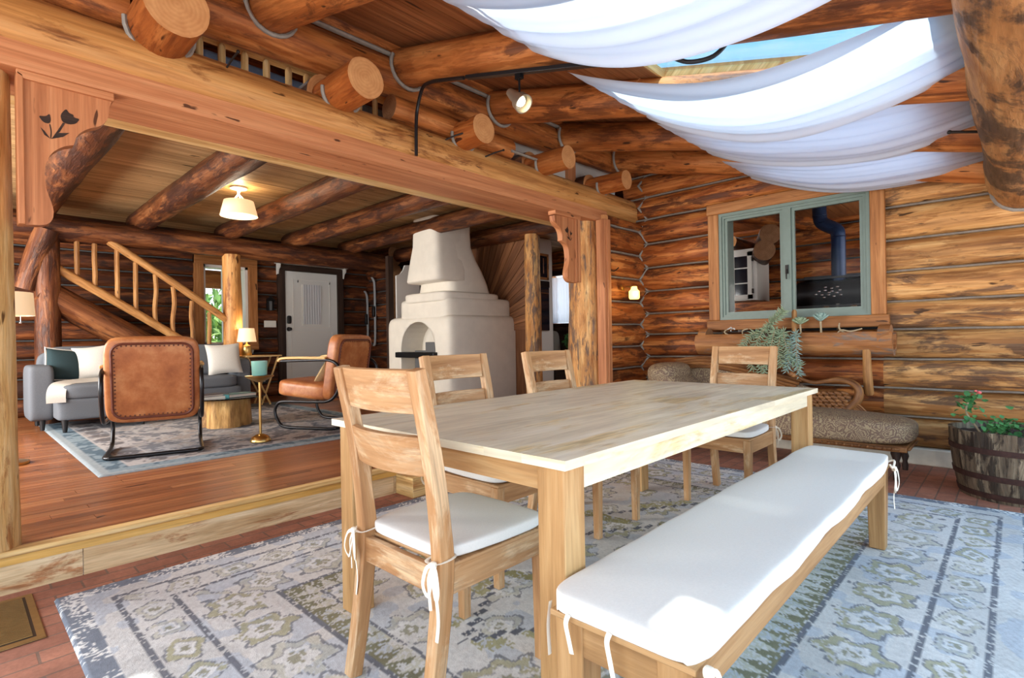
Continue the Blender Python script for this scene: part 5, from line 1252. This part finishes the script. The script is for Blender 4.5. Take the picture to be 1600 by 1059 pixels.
for P in ([(5.14, 1.80, 1.03), (5.10, 1.66, 1.12), (5.10, 1.56, 1.24), (5.10, 1.535, 1.30)], [(5.14, 1.72, 1.03), (5.10, 1.66, 1.10), (5.10, 1.62, 1.17), (5.10, 1.58, 1.20)], [(5.14, 1.92, 1.03), (5.10, 1.99, 1.07), (5.10, 2.02, 1.10), (5.10, 1.97, 1.13)], [(5.14, 1.85, 1.03), (5.09, 1.85, 1.10), (5.10, 1.80, 1.12)], [(5.14, 1.1, 1.04), (5.09, 1.05, 1.09), (5.08, .98, 1.08), (5.09, .90, 1.10)], [(5.14, 1.0, 1.04), (5.09, 1.06, 1.10), (5.09, 1.06, 1.15)]):
    m = MB(); m.tube(catmull(P, 4), .009, 6, scale=lambda tt: 1-.4*tt); ob('stalk', m, 'stem', t)
m = MB()
for i in range(10): m.ball((5.10+random.gauss(0, .01), 1.97+random.gauss(0, .025), 1.135+random.gauss(0, .012)), .007, 3)
ob('seed_heads', m, 'ivory', t)

# ---------------------------------------------------------------- kitchen seen through the window
m = MB(); m.box((5.62, -1.0, .08), (8.6, 3.17, FL2)); ob('floor_3', m, 'floor_board', kind='structure', smooth=False, label='plank floor of the kitchen')
m = MB()
for i in range(24): m.box((5.6, -1.0+i*.18, 2.64), (8.7, -1.0+i*.18+.174, 2.67), grain=0)
m.box((5.6, -1.1, 2.672), (8.7, 3.4, 2.73), grain=0); ob('ceiling_kitchen', m, 'roof_board', kind='structure', smooth=False, label='board ceiling of the kitchen')
wall('wall_kitchen_end', 'X', -.95, LK, lambda a, b: [(5.6, 8.5)], ['wall_log', 'end'], 'log wall at the near end of the kitchen', chink='chink_shaded')
t = root('cook_stove', (7.5, 1.55, FL2), 'black antique range with ornate warming shelf behind the window glass', 'stove')
m = MB(); m.sq((7.5, 1.55, .62), (.6, .95, .86), 14, 8); ob('body', m, 'black_paint', t, angle=60)
m = MB(); m.box((7.62, 1.12, 1.03), (7.68, 1.98, 1.80)); ob('back_plate', m, 'black_paint', t)
m = MB(); m.sweep([(7.42, 1.12, 1.55), (7.42, 1.98, 1.55)], [(.2*math.cos(a), .17*math.sin(a)) for a in [PI*2*k/20 for k in range(20)]], (0, 0, 1)); m.box((7.24, 1.10, 1.385), (7.66, 2.0, 1.41)); m.box((7.3, 1.10, 1.73), (7.66, 2.0, 1.755)); ob('warming_shelf', m, 'black_paint', t)
m = MB()
for i in range(15):
    a = i*2.39996; r = .011*math.sqrt(i)*1.4; m.sq((7.205, 1.60+r*2.6*math.cos(a), 1.555+r*1.3*math.sin(a)), (.02, .036, .018), 2.5, 4)
ob('ornament', m, 'chrome', t)
m = MB()
for i in range(8): m.sq((7.25, 1.155, 1.40+.042*i), (.03, .03, .034), 2.5, 4)
ob('side_trim', m, 'chrome', t)
m = MB(); m.tube([(7.28, 1.53, 1.06), (7.28, 1.53, 1.42)], .016, 8); ob('shelf_support', m, 'nickel', t)
m = MB(); m.tube(catmull([(7.4, 1.54, 1.70), (7.4, 1.54, 2.0), (7.4, 1.54, 2.22), (7.4, 1.56, 2.32), (7.4, 1.70, 2.42), (7.4, 1.735, 2.52), (7.4, 1.735, 2.8)], 5), .078, 18)
for z, y in ((2.23, 1.54), (2.33, 1.575), (2.42, 1.70), (2.52, 1.735)): m.lathe([(.078, z-.008), (.084, z), (.078, z+.008)], (7.4, y, 0), 18)
ob('stove_pipe', m, 'stove_pipe', t, label='blue-black crooked stove pipe')
def pinecone(c, label):
    m = MB()
    for i in range(46):
        z = i/45; a = i*2.39996; r = .048*math.sin(PI*(.12+.80*z)); d = Vector((math.cos(a), math.sin(a), .35)); m.sq(Vector(c)+Vector((r*math.cos(a), r*math.sin(a), .10*z)), (.03, .016, .007), 2.5, 4, R=d.to_track_quat('X', 'Z').to_matrix())
    ob('pine_cone', m, 'cone', label=label, cat='pine cone')
m = MB(); m.box((7.08, 1.05, 1.25), (7.62, 2.05, 1.285), grain=1); ob('ledge', m, 'black_paint', t)
pinecone((7.14, 1.62, 1.287), 'pine cone on the range, under its ornate shelf centre'); pinecone((7.14, 1.34, 1.287), 'pine cone on the range, close to the right window edge')
t = root('wall_cabinet', (7.4, 2.6, 1.5), 'white kitchen wall cabinet with glazed mullioned door behind the window', 'cabinet')
m = MB(); m.box((7.24, 2.43, 1.52), (7.70, 3.1, 2.20)); ob('body', m, 'white_paint', t, bevel=.004)
m = MB(); Y0, Y1, Z0, Z1 = 2.49, 2.95, 1.54, 2.16
for lo, hi in (((7.215, Y0, Z0), (7.238, Y0+.055, Z1)), ((7.215, Y1-.055, Z0), (7.238, Y1, Z1)), ((7.215, Y0, Z0), (7.238, Y1, Z0+.055)), ((7.215, Y0, Z1-.055), (7.238, Y1, Z1)), ((7.218, 2.715, Z0), (7.236, 2.73, Z1)), ((7.218, Y0, 1.74), (7.236, Y1, 1.755)), ((7.218, Y0, 1.94), (7.236, Y1, 1.955))): m.box(lo, hi)
d = ob('door', m, 'white_paint', t)
m = MB(); m.box((7.228, Y0+.05, Z0+.05), (7.234, Y1-.05, Z1-.05)); ob('pane', m, 'dark_glass', d)
for z in (1.64, 2.06):
    m = MB(); m.box((7.205, 2.475, z-.03), (7.24, 2.49, z+.03)); ob('hinge', m, 'iron', d)
for (y, z, x, r, wd) in ((2.20, 2.32, 7.05, .125, 'upper'), (2.26, 2.12, 7.0, .128, 'lower')):
    m = MB(); m.log((x, y, z), (8.3, y+.52, z), r, n=24, wob=.04); ob('crossing_beam', m, ['shaded_log', 'end_dark'], kind='structure', label='%s protruding log end above the white kitchen cabinet' % wd, angle=60)
m = MB(); m.log((6.2, 2.9, 2.62), (8.3, 2.0, 2.62), .12); ob('kitchen_beam', m, ['wall_log', 'end'], kind='structure', label='log ceiling beam crossing the kitchen', angle=60)
m = MB(); m.log((7.1, 2.72, 2.30), (8.3, 2.72, 2.30), .085, n=16); ob('crossing_beam', m, ['shaded_log', 'end'], kind='structure', label='small pale log end left of the big log ends', angle=60)
t = root('kitchen_counter', (7.3, 2.6, FL2), 'kitchen counter below the white wall cabinet', 'counter')
m = MB(); m.box((6.9, 2.1, 1.06), (7.7, 3.15, 1.10)); ob('worktop', m, 'dark_wood', t)
m = MB(); m.box((6.93, 2.12, FL2), (7.7, 3.15, 1.06)); ob('body', m, 'white_paint', t, smooth=False)
m = MB(); m.lathe([(0, 0), (.035, 0), (.038, .08), (.03, .12), (.015, .14), (.012, .17), (0, .17)], (7.0, 2.56, 1.10), 14); t = ob('soap_bottle', m, 'white_paint', label='small white and red bottle in the left corner of the window', cat='bottle')
m = MB(); m.lathe([(0, .16), (.02, .16), (.024, .20), (.014, .22), (0, .22)], (7.0, 2.56, 1.10), 12); ob('cap', m, 'red', t)
m = MB(); m.lathe([(0, 0), (.06, 0), (.065, .12), (.05, .16), (0, .16)], (7.05, 2.36, 1.10), 16); ob('kettle', m, 'stove_pipe', label='dark blue canister on the kitchen counter', cat='canister')

# ---------------------------------------------------------------- living room furniture
RT = FL2+.014
def pillow(c, w, h, d, R, mat, name, label, piping=None):
    t = None; m = MB(); n = 14
    def f(u, v, s):
        x = 2*u-1; z = 2*v-1; k = (1-x*x)**.5*(1-z*z)**.5 if abs(x) < 1 and abs(z) < 1 else 0
        pin = 1-.09*(1-abs(x*z)) if True else 1
        return Vector(c)+R@Vector((x*w/2*(1-.08*(1-z*z)), s*d/2*k**.8, z*h/2*(1-.08*(1-x*x))))
    m.grid(n, n, lambda u, v: f(u, v, -1)); m.grid(n, n, lambda u, v: f(u, v, 1), flip=True)
    o = ob(name, m, mat, label=label, cat='pillow', angle=180)
    if piping:
        p = MB(); e = [f(i/n, 0, 1) for i in range(n)]+[f(1, i/n, 1) for i in range(n)]+[f(1-i/n, 1, 1) for i in range(n)]+[f(0, 1-i/n, 1) for i in range(n)]
        off = Vector(o.location); p.tube(e, .009, 6, closed=True); ob('piping', p, piping, o)
    return o
def sofa():
    t = root('sofa', (1.65, 7.6, RT), 'grey fabric sofa with chaise end below the log stairs', 'sofa')
    m = MB(); m.sq((.655, 7.58, .58), (.21, .62, .58), 8, 12); ob('armrest', m, 'sofa', t, angle=180)
    m = MB(); m.sq((2.66, 7.66, .58), (.19, .62, .58), 8, 12); ob('armrest', m, 'sofa', t, angle=180)
    m = MB(); m.sq((1.66, 7.82, .68), (2.0, .20, .70), 8, 16); ob('backrest', m, 'sofa', t, angle=180)
    for x in (1.02, 1.66, 2.28): 
        m = MB(); m.sq((x, 7.69, .86), (.62, .17, .40), 5, 12, R=Euler((-.12, 0, 0)).to_matrix()); ob('back_cushion', m, 'sofa', t, angle=180)
    m = MB(); m.sq((1.67, 7.52, .42), (1.86, .62, .22), 14, 12); ob('base', m, 'sofa', t, angle=180)
    m = MB(); m.sq((1.14, 7.25, .42), (.80, .60, .22), 14, 12); ob('chaise_base', m, 'sofa', t, angle=180)
    m = MB(); m.sq((1.15, 7.24, .595), (.78, .60, .16), 6, 14); ob('chaise_cushion', m, 'sofa', t, angle=180)
    m = MB(); m.sq((2.04, 7.42, .595), (1.02, .46, .16), 6, 14); ob('seat_cushion', m, 'sofa', t, angle=180)
    for x, y in ((.80, 6.99), (1.46, 6.99), (.66, 7.34), (.66, 7.82), (2.66, 7.40), (2.66, 7.9)):
        m = MB(); m.lathe([(0, RT), (.018, RT), (.03, .32), (0, .32)], (x, y, 0), 12); ob('leg', m, 'black_paint', t)
sofa()
pillow((.87, 7.50, .86), .36, .36, .13, Euler((-.25, .12, .15)).to_matrix(), 'teal', 'throw_pillow', 'dark teal pillow with pale piping at the left end of the sofa', 'ivory')
pillow((1.12, 7.49, .88), .36, .38, .13, Euler((-.25, -.12, -.1)).to_matrix(), 'ivory', 'throw_pillow', 'ivory pillow beside the dark teal pillow on the sofa')
pillow((2.42, 7.36, .87), .40, .40, .13, Euler((-.25, -.05, -.1)).to_matrix(), 'ivory', 'throw_pillow', 'ivory pillow alone at the right end of the sofa')
m = MB(); m.sweep(catmull([(1.45, 7.36, .682), (1.1, 7.33, .684), (.90, 7.22, .684), (.78, 7.06, .672), (.735, 6.97, .60), (.73, 6.94, .50)], 6), [(-.075, -.006), (.075, -.006), (.075, .008), (-.075, .008)], (0, -.3, 1)); ob('throw_blanket', m, 'ivory', label='cream throw blanket draped over the chaise end of the sofa', cat='blanket')

def make_armchair():
    """faces +Y, origin on the floor at the rear floor bar"""
    t = root('leather_armchair', (0, 0, 0), '', 'armchair', 'tan leather cantilever armchairs')
    s_ = .30; r = .0145
    half = [(-s_, .54, .645), (-s_, .20, .652), (-s_, .02, .65), (-s_, -.07, .60), (-s_, -.095, .50), (-s_, -.06, .36), (-s_, .03, .275), (-s_, .20, .262), (-s_, .50, .262), (-s_, .585, .235), (-s_, .615, .16), (-s_, .58, .07), (-s_, .50, r+.004), (-s_, .20, r), (-s_, .05, r), (-s_+.03, .005, r), (-s_+.08, 0, r)]
    path = half+[(-x, y, z) for x, y, z in half[::-1]]
    m = MB(); m.tube(catmull(path, 4), r, 10); ob('tube_frame', m, 'tube_metal', t)
    for sg in (-1, 1):
        m = MB(); m.sweep(catmull([(sg*s_, .56, .640), (sg*s_, .53, .668), (sg*s_, .40, .675), (sg*s_, .05, .672)], 4), rect(.046, .024), (0, 0, 1)); ob('armrest', m, 'step_pale', t, bevel=.008)
    Rb = Euler((-.17, 0, 0)).to_matrix()
    m = MB(); m.sq((0, .03, .575), (.585, .115, .635), 7, 16, R=Euler((.16, 0, 0)).to_matrix()); b = ob('backrest', m, 'leather', t, angle=180)
    Rr = Euler((.16, 0, 0)).to_matrix(); cb = Vector((0, .03, .575))
    e = []; w, h, q = .245, .275, .07
    for (cx, cz, a0) in ((w-q, h-q, 0), (-w+q, h-q, PI/2), (-w+q, -h+q, PI), (w-q, -h+q, 1.5*PI)):
        for k in range(6): a = a0+k*PI/10; e.append((cx+q*math.cos(a), cz+q*math.sin(a)))
    m = MB(); m.tube([cb+Rr@Vector((x, -.058, z)) for x, z in e], .010, 6, closed=True); ob('piping', m, 'leather_dark', b)
    m = MB(); E2 = catmull(e+[e[0]], 3); acc = 0; last = Vector((E2[0][0], E2[0][1])) if False else None
    P2 = [Vector((x, z)) for x, z in e]+[Vector(e[0])]; d_ = 0
    for a, c in zip(P2[:-1], P2[1:]):
        L = (c-a).length; k = 0
        while d_ < L:
            p = a+(c-a)*(d_/L); n_ = p.normalized(); p2 = p-n_*.018
            m.sq(cb+Rr@Vector((p2.x, -.0585, p2.y)), (.012, .006, .012), 2.5, 3); d_ += .030
        d_ -= L
    ob('stitching', m, 'leather_dark', b, angle=180)
    m = MB(); m.sq((0, .36, .365), (.565, .56, .165), 6, 16, R=Euler((.10, 0, 0)).to_matrix()); ob('seat', m, 'leather', t, angle=180)
    return t
a_ = make_armchair(); a_.location = (1.10, 4.90, RT); a_.rotation_euler.z = -.26; a_.scale = (1.07, 1.07, 1.05); a_['label'] = 'tan leather armchair with its stitched back to us, left of the brass drink table'
b_ = copy_tree(a_, None, 'tan leather armchair turned sideways, right of the brass drink table'); b_.location = (2.87, 5.02, RT); b_.rotation_euler.z = .46; b_.scale = (1.1, 1.1, 1.06)
pillow((2.76, 5.28, .72), .34, .30, .11, Euler((.5, .2, .5)).to_matrix(), 'pillow_tan', 'throw_pillow', 'small tan pillow on the sideways leather armchair')
# stump coffee table with glass top, books
t = root('stump_table', (2.03, 6.15, RT), 'tree stump coffee table with round glass top', 'coffee table')
m = MB(); prof_n = 36
pr = [(.235*(1+.10*math.sin(3*a+1)+.06*math.sin(7*a)+.03*math.sin(13*a)), a) for a in [2*PI*k/prof_n for k in range(prof_n)]]
m.sweep([(2.03, 6.15, RT), (2.03, 6.15, .33), (2.03, 6.15, .49)], lambda i, tt: [(r*(1.06-.06*tt)*math.cos(a), r*(1.06-.06*tt)*math.sin(a)) for r, a in pr], (0, 1, 0), cap_mi=1); ob('stump', m, ['stump', 'end'], t, angle=60)
m = MB(); m.lathe([(0, .492), (.40, .492), (.404, .498), (.40, .505), (0, .505)], (2.02, 6.15, 0), 48); ob('glass_top', m, 'table_glass', t, angle=30)
def book(c, w, d, h, rot, mat, label):
    R = Euler((0, 0, rot)).to_matrix(); c = Vector(c); m = MB(); m.box((-w/2, -d/2, -h/2), (w/2, d/2, -h/2+.003)); m.box((-w/2, -d/2, h/2-.003), (w/2, d/2, h/2)); m.box((-w/2, -d/2, -h/2), (-w/2+.004, d/2, h/2))
    m.V = [tuple(c+R@Vector(v)) for v in m.V]; o = ob('book', m, mat, label=label, cat='book', smooth=False)
    m = MB(); m.box((-w/2+.004, -d/2+.004, -h/2+.003), (w/2-.004, d/2-.004, h/2-.003)); m.V = [tuple(c+R@Vector(v)) for v in m.V]; ob('pages', m, 'page', o, smooth=False)
book((2.09, 5.98, .523), .30, .21, .032, .2, 'book_teal', 'thick teal book on the glass coffee table')
book((1.86, 6.02, .517), .26, .20, .022, -.1, 'book_white', 'white magazine at the bottom of the pile on the glass table')
book((1.86, 6.03, .538), .25, .19, .018, .15, 'book_dark', 'dark magazine on top of the white one on the glass table')
# brass drink table and candle
t = root('drink_table', (1.89, 4.87, RT), 'slim brass pedestal drink table between the leather armchairs', 'side table')
m = MB(); m.lathe([(0, RT), (.085, RT), (.086, .205), (.07, .235), (.035, .255), (.012, .262), (0, .262)], (1.89, 4.87, 0), 28); ob('base', m, 'brass', t)
m = MB(); m.tube([(1.89, 4.87, .25), (1.89, 4.87, .75)], .011, 10); ob('pole', m, 'brass', t)
m = MB(); m.lathe([(0, .715), (.03, .72), (.08, .745), (.115, .766), (.118, .775), (.112, .775), (0, .770)], (1.89, 4.87, 0), 32); ob('top', m, 'brass', t)
m = MB(); m.lathe([(0, .7765), (.055, .7765), (.062, .785), (.066, .90), (.066, .905), (.061, .905), (.060, .89), (0, .885)], (1.89, 4.87, 0), 28); ob('candle', m, 'mint', label='mint green candle jar on the brass drink table', cat='candle')
# lamp side table
t = root('lamp_table', (3.04, 7.9, FL2), 'small side table with slanting pale legs beside the sofa', 'side table')
m = MB(); m.box((2.80, 7.68, .870), (3.30, 8.02, .892), grain=0); ob('top', m, 'step_pale', t, bevel=.004)
for y in (7.72, 7.98):
    for a, b in (((3.26, .87), (3.02, RT)), ((2.84, .87), (3.14, RT))):
        m = MB(); m.tube([(a[0], y, a[1]), (b[0], y, b[1])], .014, 8); ob('leg', m, 'step_pale', t)
t = root('table_lamp', (2.88, 7.85, .892), 'small brass table lamp with lit cream shade beside the stair post', 'lamp')
m = MB(); m.lathe([(0, .893), (.062, .893), (.065, .90), (.065, 1.00), (.055, 1.03), (.02, 1.045), (.012, 1.06), (.012, 1.09), (0, 1.09)], (2.88, 7.85, 0), 24); ob('base', m, 'brass', t)
m = MB(); m.lathe([(.125, 1.085), (.098, 1.275), (.094, 1.275), (.121, 1.085)], (2.88, 7.85, 0), 28); ob('lamp_shade', m, 'shade', t)
m = MB(); m.ball((2.88, 7.85, 1.16), .03, 5); ob('bulb', m, 'bulb', t)
# floor lamp behind the left post
t = root('floor_lamp', (.30, 5.5, FL2), 'floor lamp with cream drum shade behind the left post', 'lamp')
m = MB(); m.lathe([(0, FL2), (.12, FL2), (.12, .20), (.015, .215), (.012, .22), (.012, 1.33), (0, 1.33)], (.30, 5.5, 0), 20); ob('stand', m, 'brass', t)
m = MB(); m.lathe([(.165, 1.30), (.155, 1.475), (.15, 1.475), (.16, 1.30)], (.30, 5.5, 0), 32); ob('lamp_shade', m, 'shade_dim', t)
m = MB(); m.tube([(.375, 5.45, 1.32), (.375, 5.45, 1.25)], .003, 5); m.ball((.375, 5.45, 1.245), .008, 4); ob('pull_chain', m, 'chrome', t)
# ceiling lamp
t = root('ceiling_lamp', (2.215, 6.2, 2.45), 'semi-flush ceiling lamp with cream tapered shade between the log joists', 'ceiling lamp')
m = MB(); m.lathe([(0, 2.785), (.085, 2.785), (.085, 2.765), (.02, 2.755), (.012, 2.70), (0, 2.70)], (2.215, 6.2, 0), 24)
for k in range(4): a = PI/4+k*PI/2; m.tube(catmull([(2.215, 6.2, 2.72), (2.215+.05*math.cos(a), 6.2+.05*math.sin(a), 2.66), (2.215+.12*math.cos(a), 6.2+.12*math.sin(a), 2.625)], 4), .006, 6)
ob('canopy', m, 'white_paint', t)
m = MB(); m.lathe([(.19, 2.465), (.15, 2.63), (.146, 2.63), (.186, 2.465)], (2.215, 6.2, 0), 36)
ob('lamp_shade', m, 'shade', t)
m = MB(); m.lathe([(0, 2.455), (.18, 2.462), (.187, 2.468), (0, 2.472)], (2.215, 6.2, 0), 36); ob('diffuser', m, 'diffuser', t)
m = MB(); m.lathe([(0, 2.435), (.012, 2.44), (.016, 2.452), (0, 2.456)], (2.215, 6.2, 0), 12); ob('finial', m, 'nickel', t)
def point(name, loc, e, col, r=.05):
    l = bpy.data.lights.new(name, 'POINT'); l.energy = e; l.color = col; l.shadow_soft_size = r
    o = bpy.data.objects.new(name, l); C.objects.link(o); o.location = loc
point('ceiling_lamp_light', (2.215, 6.2, 2.69), 9, (1, .80, .52), .04); point('ceiling_lamp_down', (2.215, 6.2, 2.40), 8, (1, .86, .66), .1)
point('table_lamp_light', (2.88, 7.85, 1.31), 3, (1, .78, .5), .04)

# ---------------------------------------------------------------- sunroom: track light, sconce, iron bits, swags
t = root('track_light', (2.4, 2.1, 2.45), 'black track with one lit spotlight along the log rafter', 'track light')
tz = lambda y: 2.333+(2.663-2.333)*(y-1.174)/(2.362-1.174)-.012
m = MB(); m.tube(catmull([(2.27, 3.04, 2.36), (2.275, 3.04, 2.60), (2.275, 3.02, 2.70), (2.25, 2.93, 2.79), (2.215, 2.80, tz(2.80)), (2.20, 2.67, tz(2.67)), (2.20, 2.45, tz(2.45))], 6), .012, 8); ob('conduit', m, 'black_paint', t)
m = MB(); m.sweep([(2.20, 2.42, tz(2.42)), (2.20, 1.174, tz(1.174))], rect(.036, .022), (0, 0, 1)); ob('track', m, 'black_paint', t, bevel=.002)
y_ = 1.99; z_ = tz(1.99)
m = MB(); m.box((2.185, y_-.02, z_-.04), (2.215, y_+.02, z_-.008)); m.tube([(2.20, y_, z_-.035), (2.20, y_, z_-.12)], .006, 6); ob('stem', m, 'black_metal', t)
d_ = Vector((-.05, -.80, -.75)).normalized(); q_ = d_.to_track_quat('Z', 'Y').to_matrix(); p_ = Vector((2.20, y_+.02, z_-.14))
m = MB(); m.lathe([(0, -.085), (.022, -.08), (.03, -.04), (.034, 0), (.05, .03), (.054, .075), (.049, .075), (.044, .035), (0, .03)], (0, 0, 0), 24); m.V = [tuple(p_+q_@Vector(v)) for v in m.V]; ob('spot_head', m, 'nickel', t)
m = MB(); m.lathe([(0, .035), (.030, .038), (.026, .05), (0, .054)], (0, 0, 0), 18); m.V = [tuple(p_+q_@Vector(v)) for v in m.V]; ob('bulb', m, 'bulb', t)
m = MB(); m.tube(catmull([(2.42, 1.20, 2.42), (2.44, 1.12, 2.37), (2.46, 1.02, 2.36), (2.48, .96, 2.40), (2.50, .93, 2.47)], 5), .011, 8); ob('cable_hook', m, 'black_paint', label='black curved cable end hanging under the blue skylight', cat='hook')
t = root('wall_sconce', (4.86, 2.93, 1.5), 'small lit glass jar sconce on the short log wall', 'wall lamp')
m = MB(); m.lathe([(0, 0), (.03, 0), (.03, -.02), (0, -.022)], (4.83, 2.98, 1.58), 14, ax='Y'); m.tube(catmull([(4.83, 2.97, 1.58), (4.84, 2.90, 1.585), (4.87, 2.86, 1.575), (4.88, 2.86, 1.55)], 4), .007, 6); ob('arm', m, 'brass', t)
m = MB(); m.lathe([(0, 1.455), (.046, 1.455), (.054, 1.468), (.054, 1.535), (.034, 1.555), (.028, 1.585), (0, 1.588)], (4.88, 2.86, 0), 20); ob('glass_jar', m, 'amber_glass', t)
point('sconce_light', (4.84, 2.82, 1.50), 1.6, (1, .76, .36), .03)
t = root('wall_hook', (4.77, 3.09, 1.82), 'black iron hook on the edge of the timber jamb', 'hook')
m = MB(); m.box((4.64, 2.985, 1.73), (4.647, 3.02, 1.82)); m.tube(catmull([(4.645, 2.99, 1.75), (4.69, 2.975, 1.74), (4.75, 2.96, 1.78)], 4), .006, 6); ob('hook', m, 'iron', t)
for (x, z, dx, wd) in ((1.05, 2.555, .02, 'on the opening log near the first balusters'), (2.57, 2.56, .10, 'on the opening log left of the third joist end'), (2.98, 2.53, .10, 'on the opening log right of the third joist end')):
    m = MB(); m.tube([(x, 3.08, z), (x+dx*.5, 3.02, z+.03), (x+dx, 2.97, z+.05)], .006, 6); m.ball((x+dx, 2.97, z+.05), .010, 4); ob('iron_nail', m, 'iron', label='long iron nail sticking out %s' % wd, cat='nail')
m = MB(); m.tube([(3.72, .10, 2.10), (3.66, .24, 2.12)], .007, 6); m.ball((3.66, .24, 2.12), .011, 4); ob('iron_nail', m, 'iron', label='iron spike poking out of the eave log over the third swag', cat='nail')

def swag(xl, xr, label, sag, seed, zl=2.505, yl=1.75, zr=2.215, yr=.135):
    rr = random.Random(seed); ph = [rr.uniform(0, 6.28) for _ in range(6)]; m = MB(); nu, nv = 64, 60
    L0 = [Vector((xl[0], yl, zl)), Vector((xl[1], yl, zl+.01))]; R0 = [Vector((xr[0], yr, zr+.075)), Vector((xr[1], yr, zr-.0))]
    def f(u, v):
        p = (L0[0].lerp(L0[1], u)).lerp(R0[0].lerp(R0[1], u), v)
        s = 4*v*(1-v); belly = sag[0]+(sag[1]-sag[0])*u+.03*math.sin(PI*u)
        fold = .011*math.sin(u*31+ph[0]+1.5*v)+.008*math.sin(u*53+ph[1]-2*v)+.006*math.sin(u*17+ph[2]+3*v)
        gather = (u**2.2)
        p.z -= s*belly; p.z += fold*(.35+.9*gather)*(.4+.6*s)+.006*math.sin(v*9+ph[3])*s
        p.x += .02*math.sin(v*5+ph[4])*s
        return p
    m.grid(nu, nv, f)
    for lo_, dz in ((.46, .010), (.60, .020)): m.grid(40, nv, lambda u, v: f(lo_+(1-lo_)*u, v)+Vector((0, 0, dz*min(1, 6*u))))
    o = ob('fabric_swag', m, 'swag', label=label, cat='fabric drape', group='white fabric swags under the skylights', angle=180)
    return o
swag((1.15, 2.10), (1.30, 1.98), 'white fabric swag nearest the camera, largest at the top edge', (.10, .20), 1)
swag((2.32, 3.26), (2.50, 3.12), 'white fabric swag second from the camera, below the open blue skylight', (.17, .20), 2)
swag((3.32, 4.28), (3.52, 4.08), 'white fabric swag third from the camera, with an iron spike at its right end', (.09, .15), 3)
swag((4.42, 5.18), (4.55, 5.15), 'white fabric swag farthest from the camera, just above the window', (.08, .13), 4)
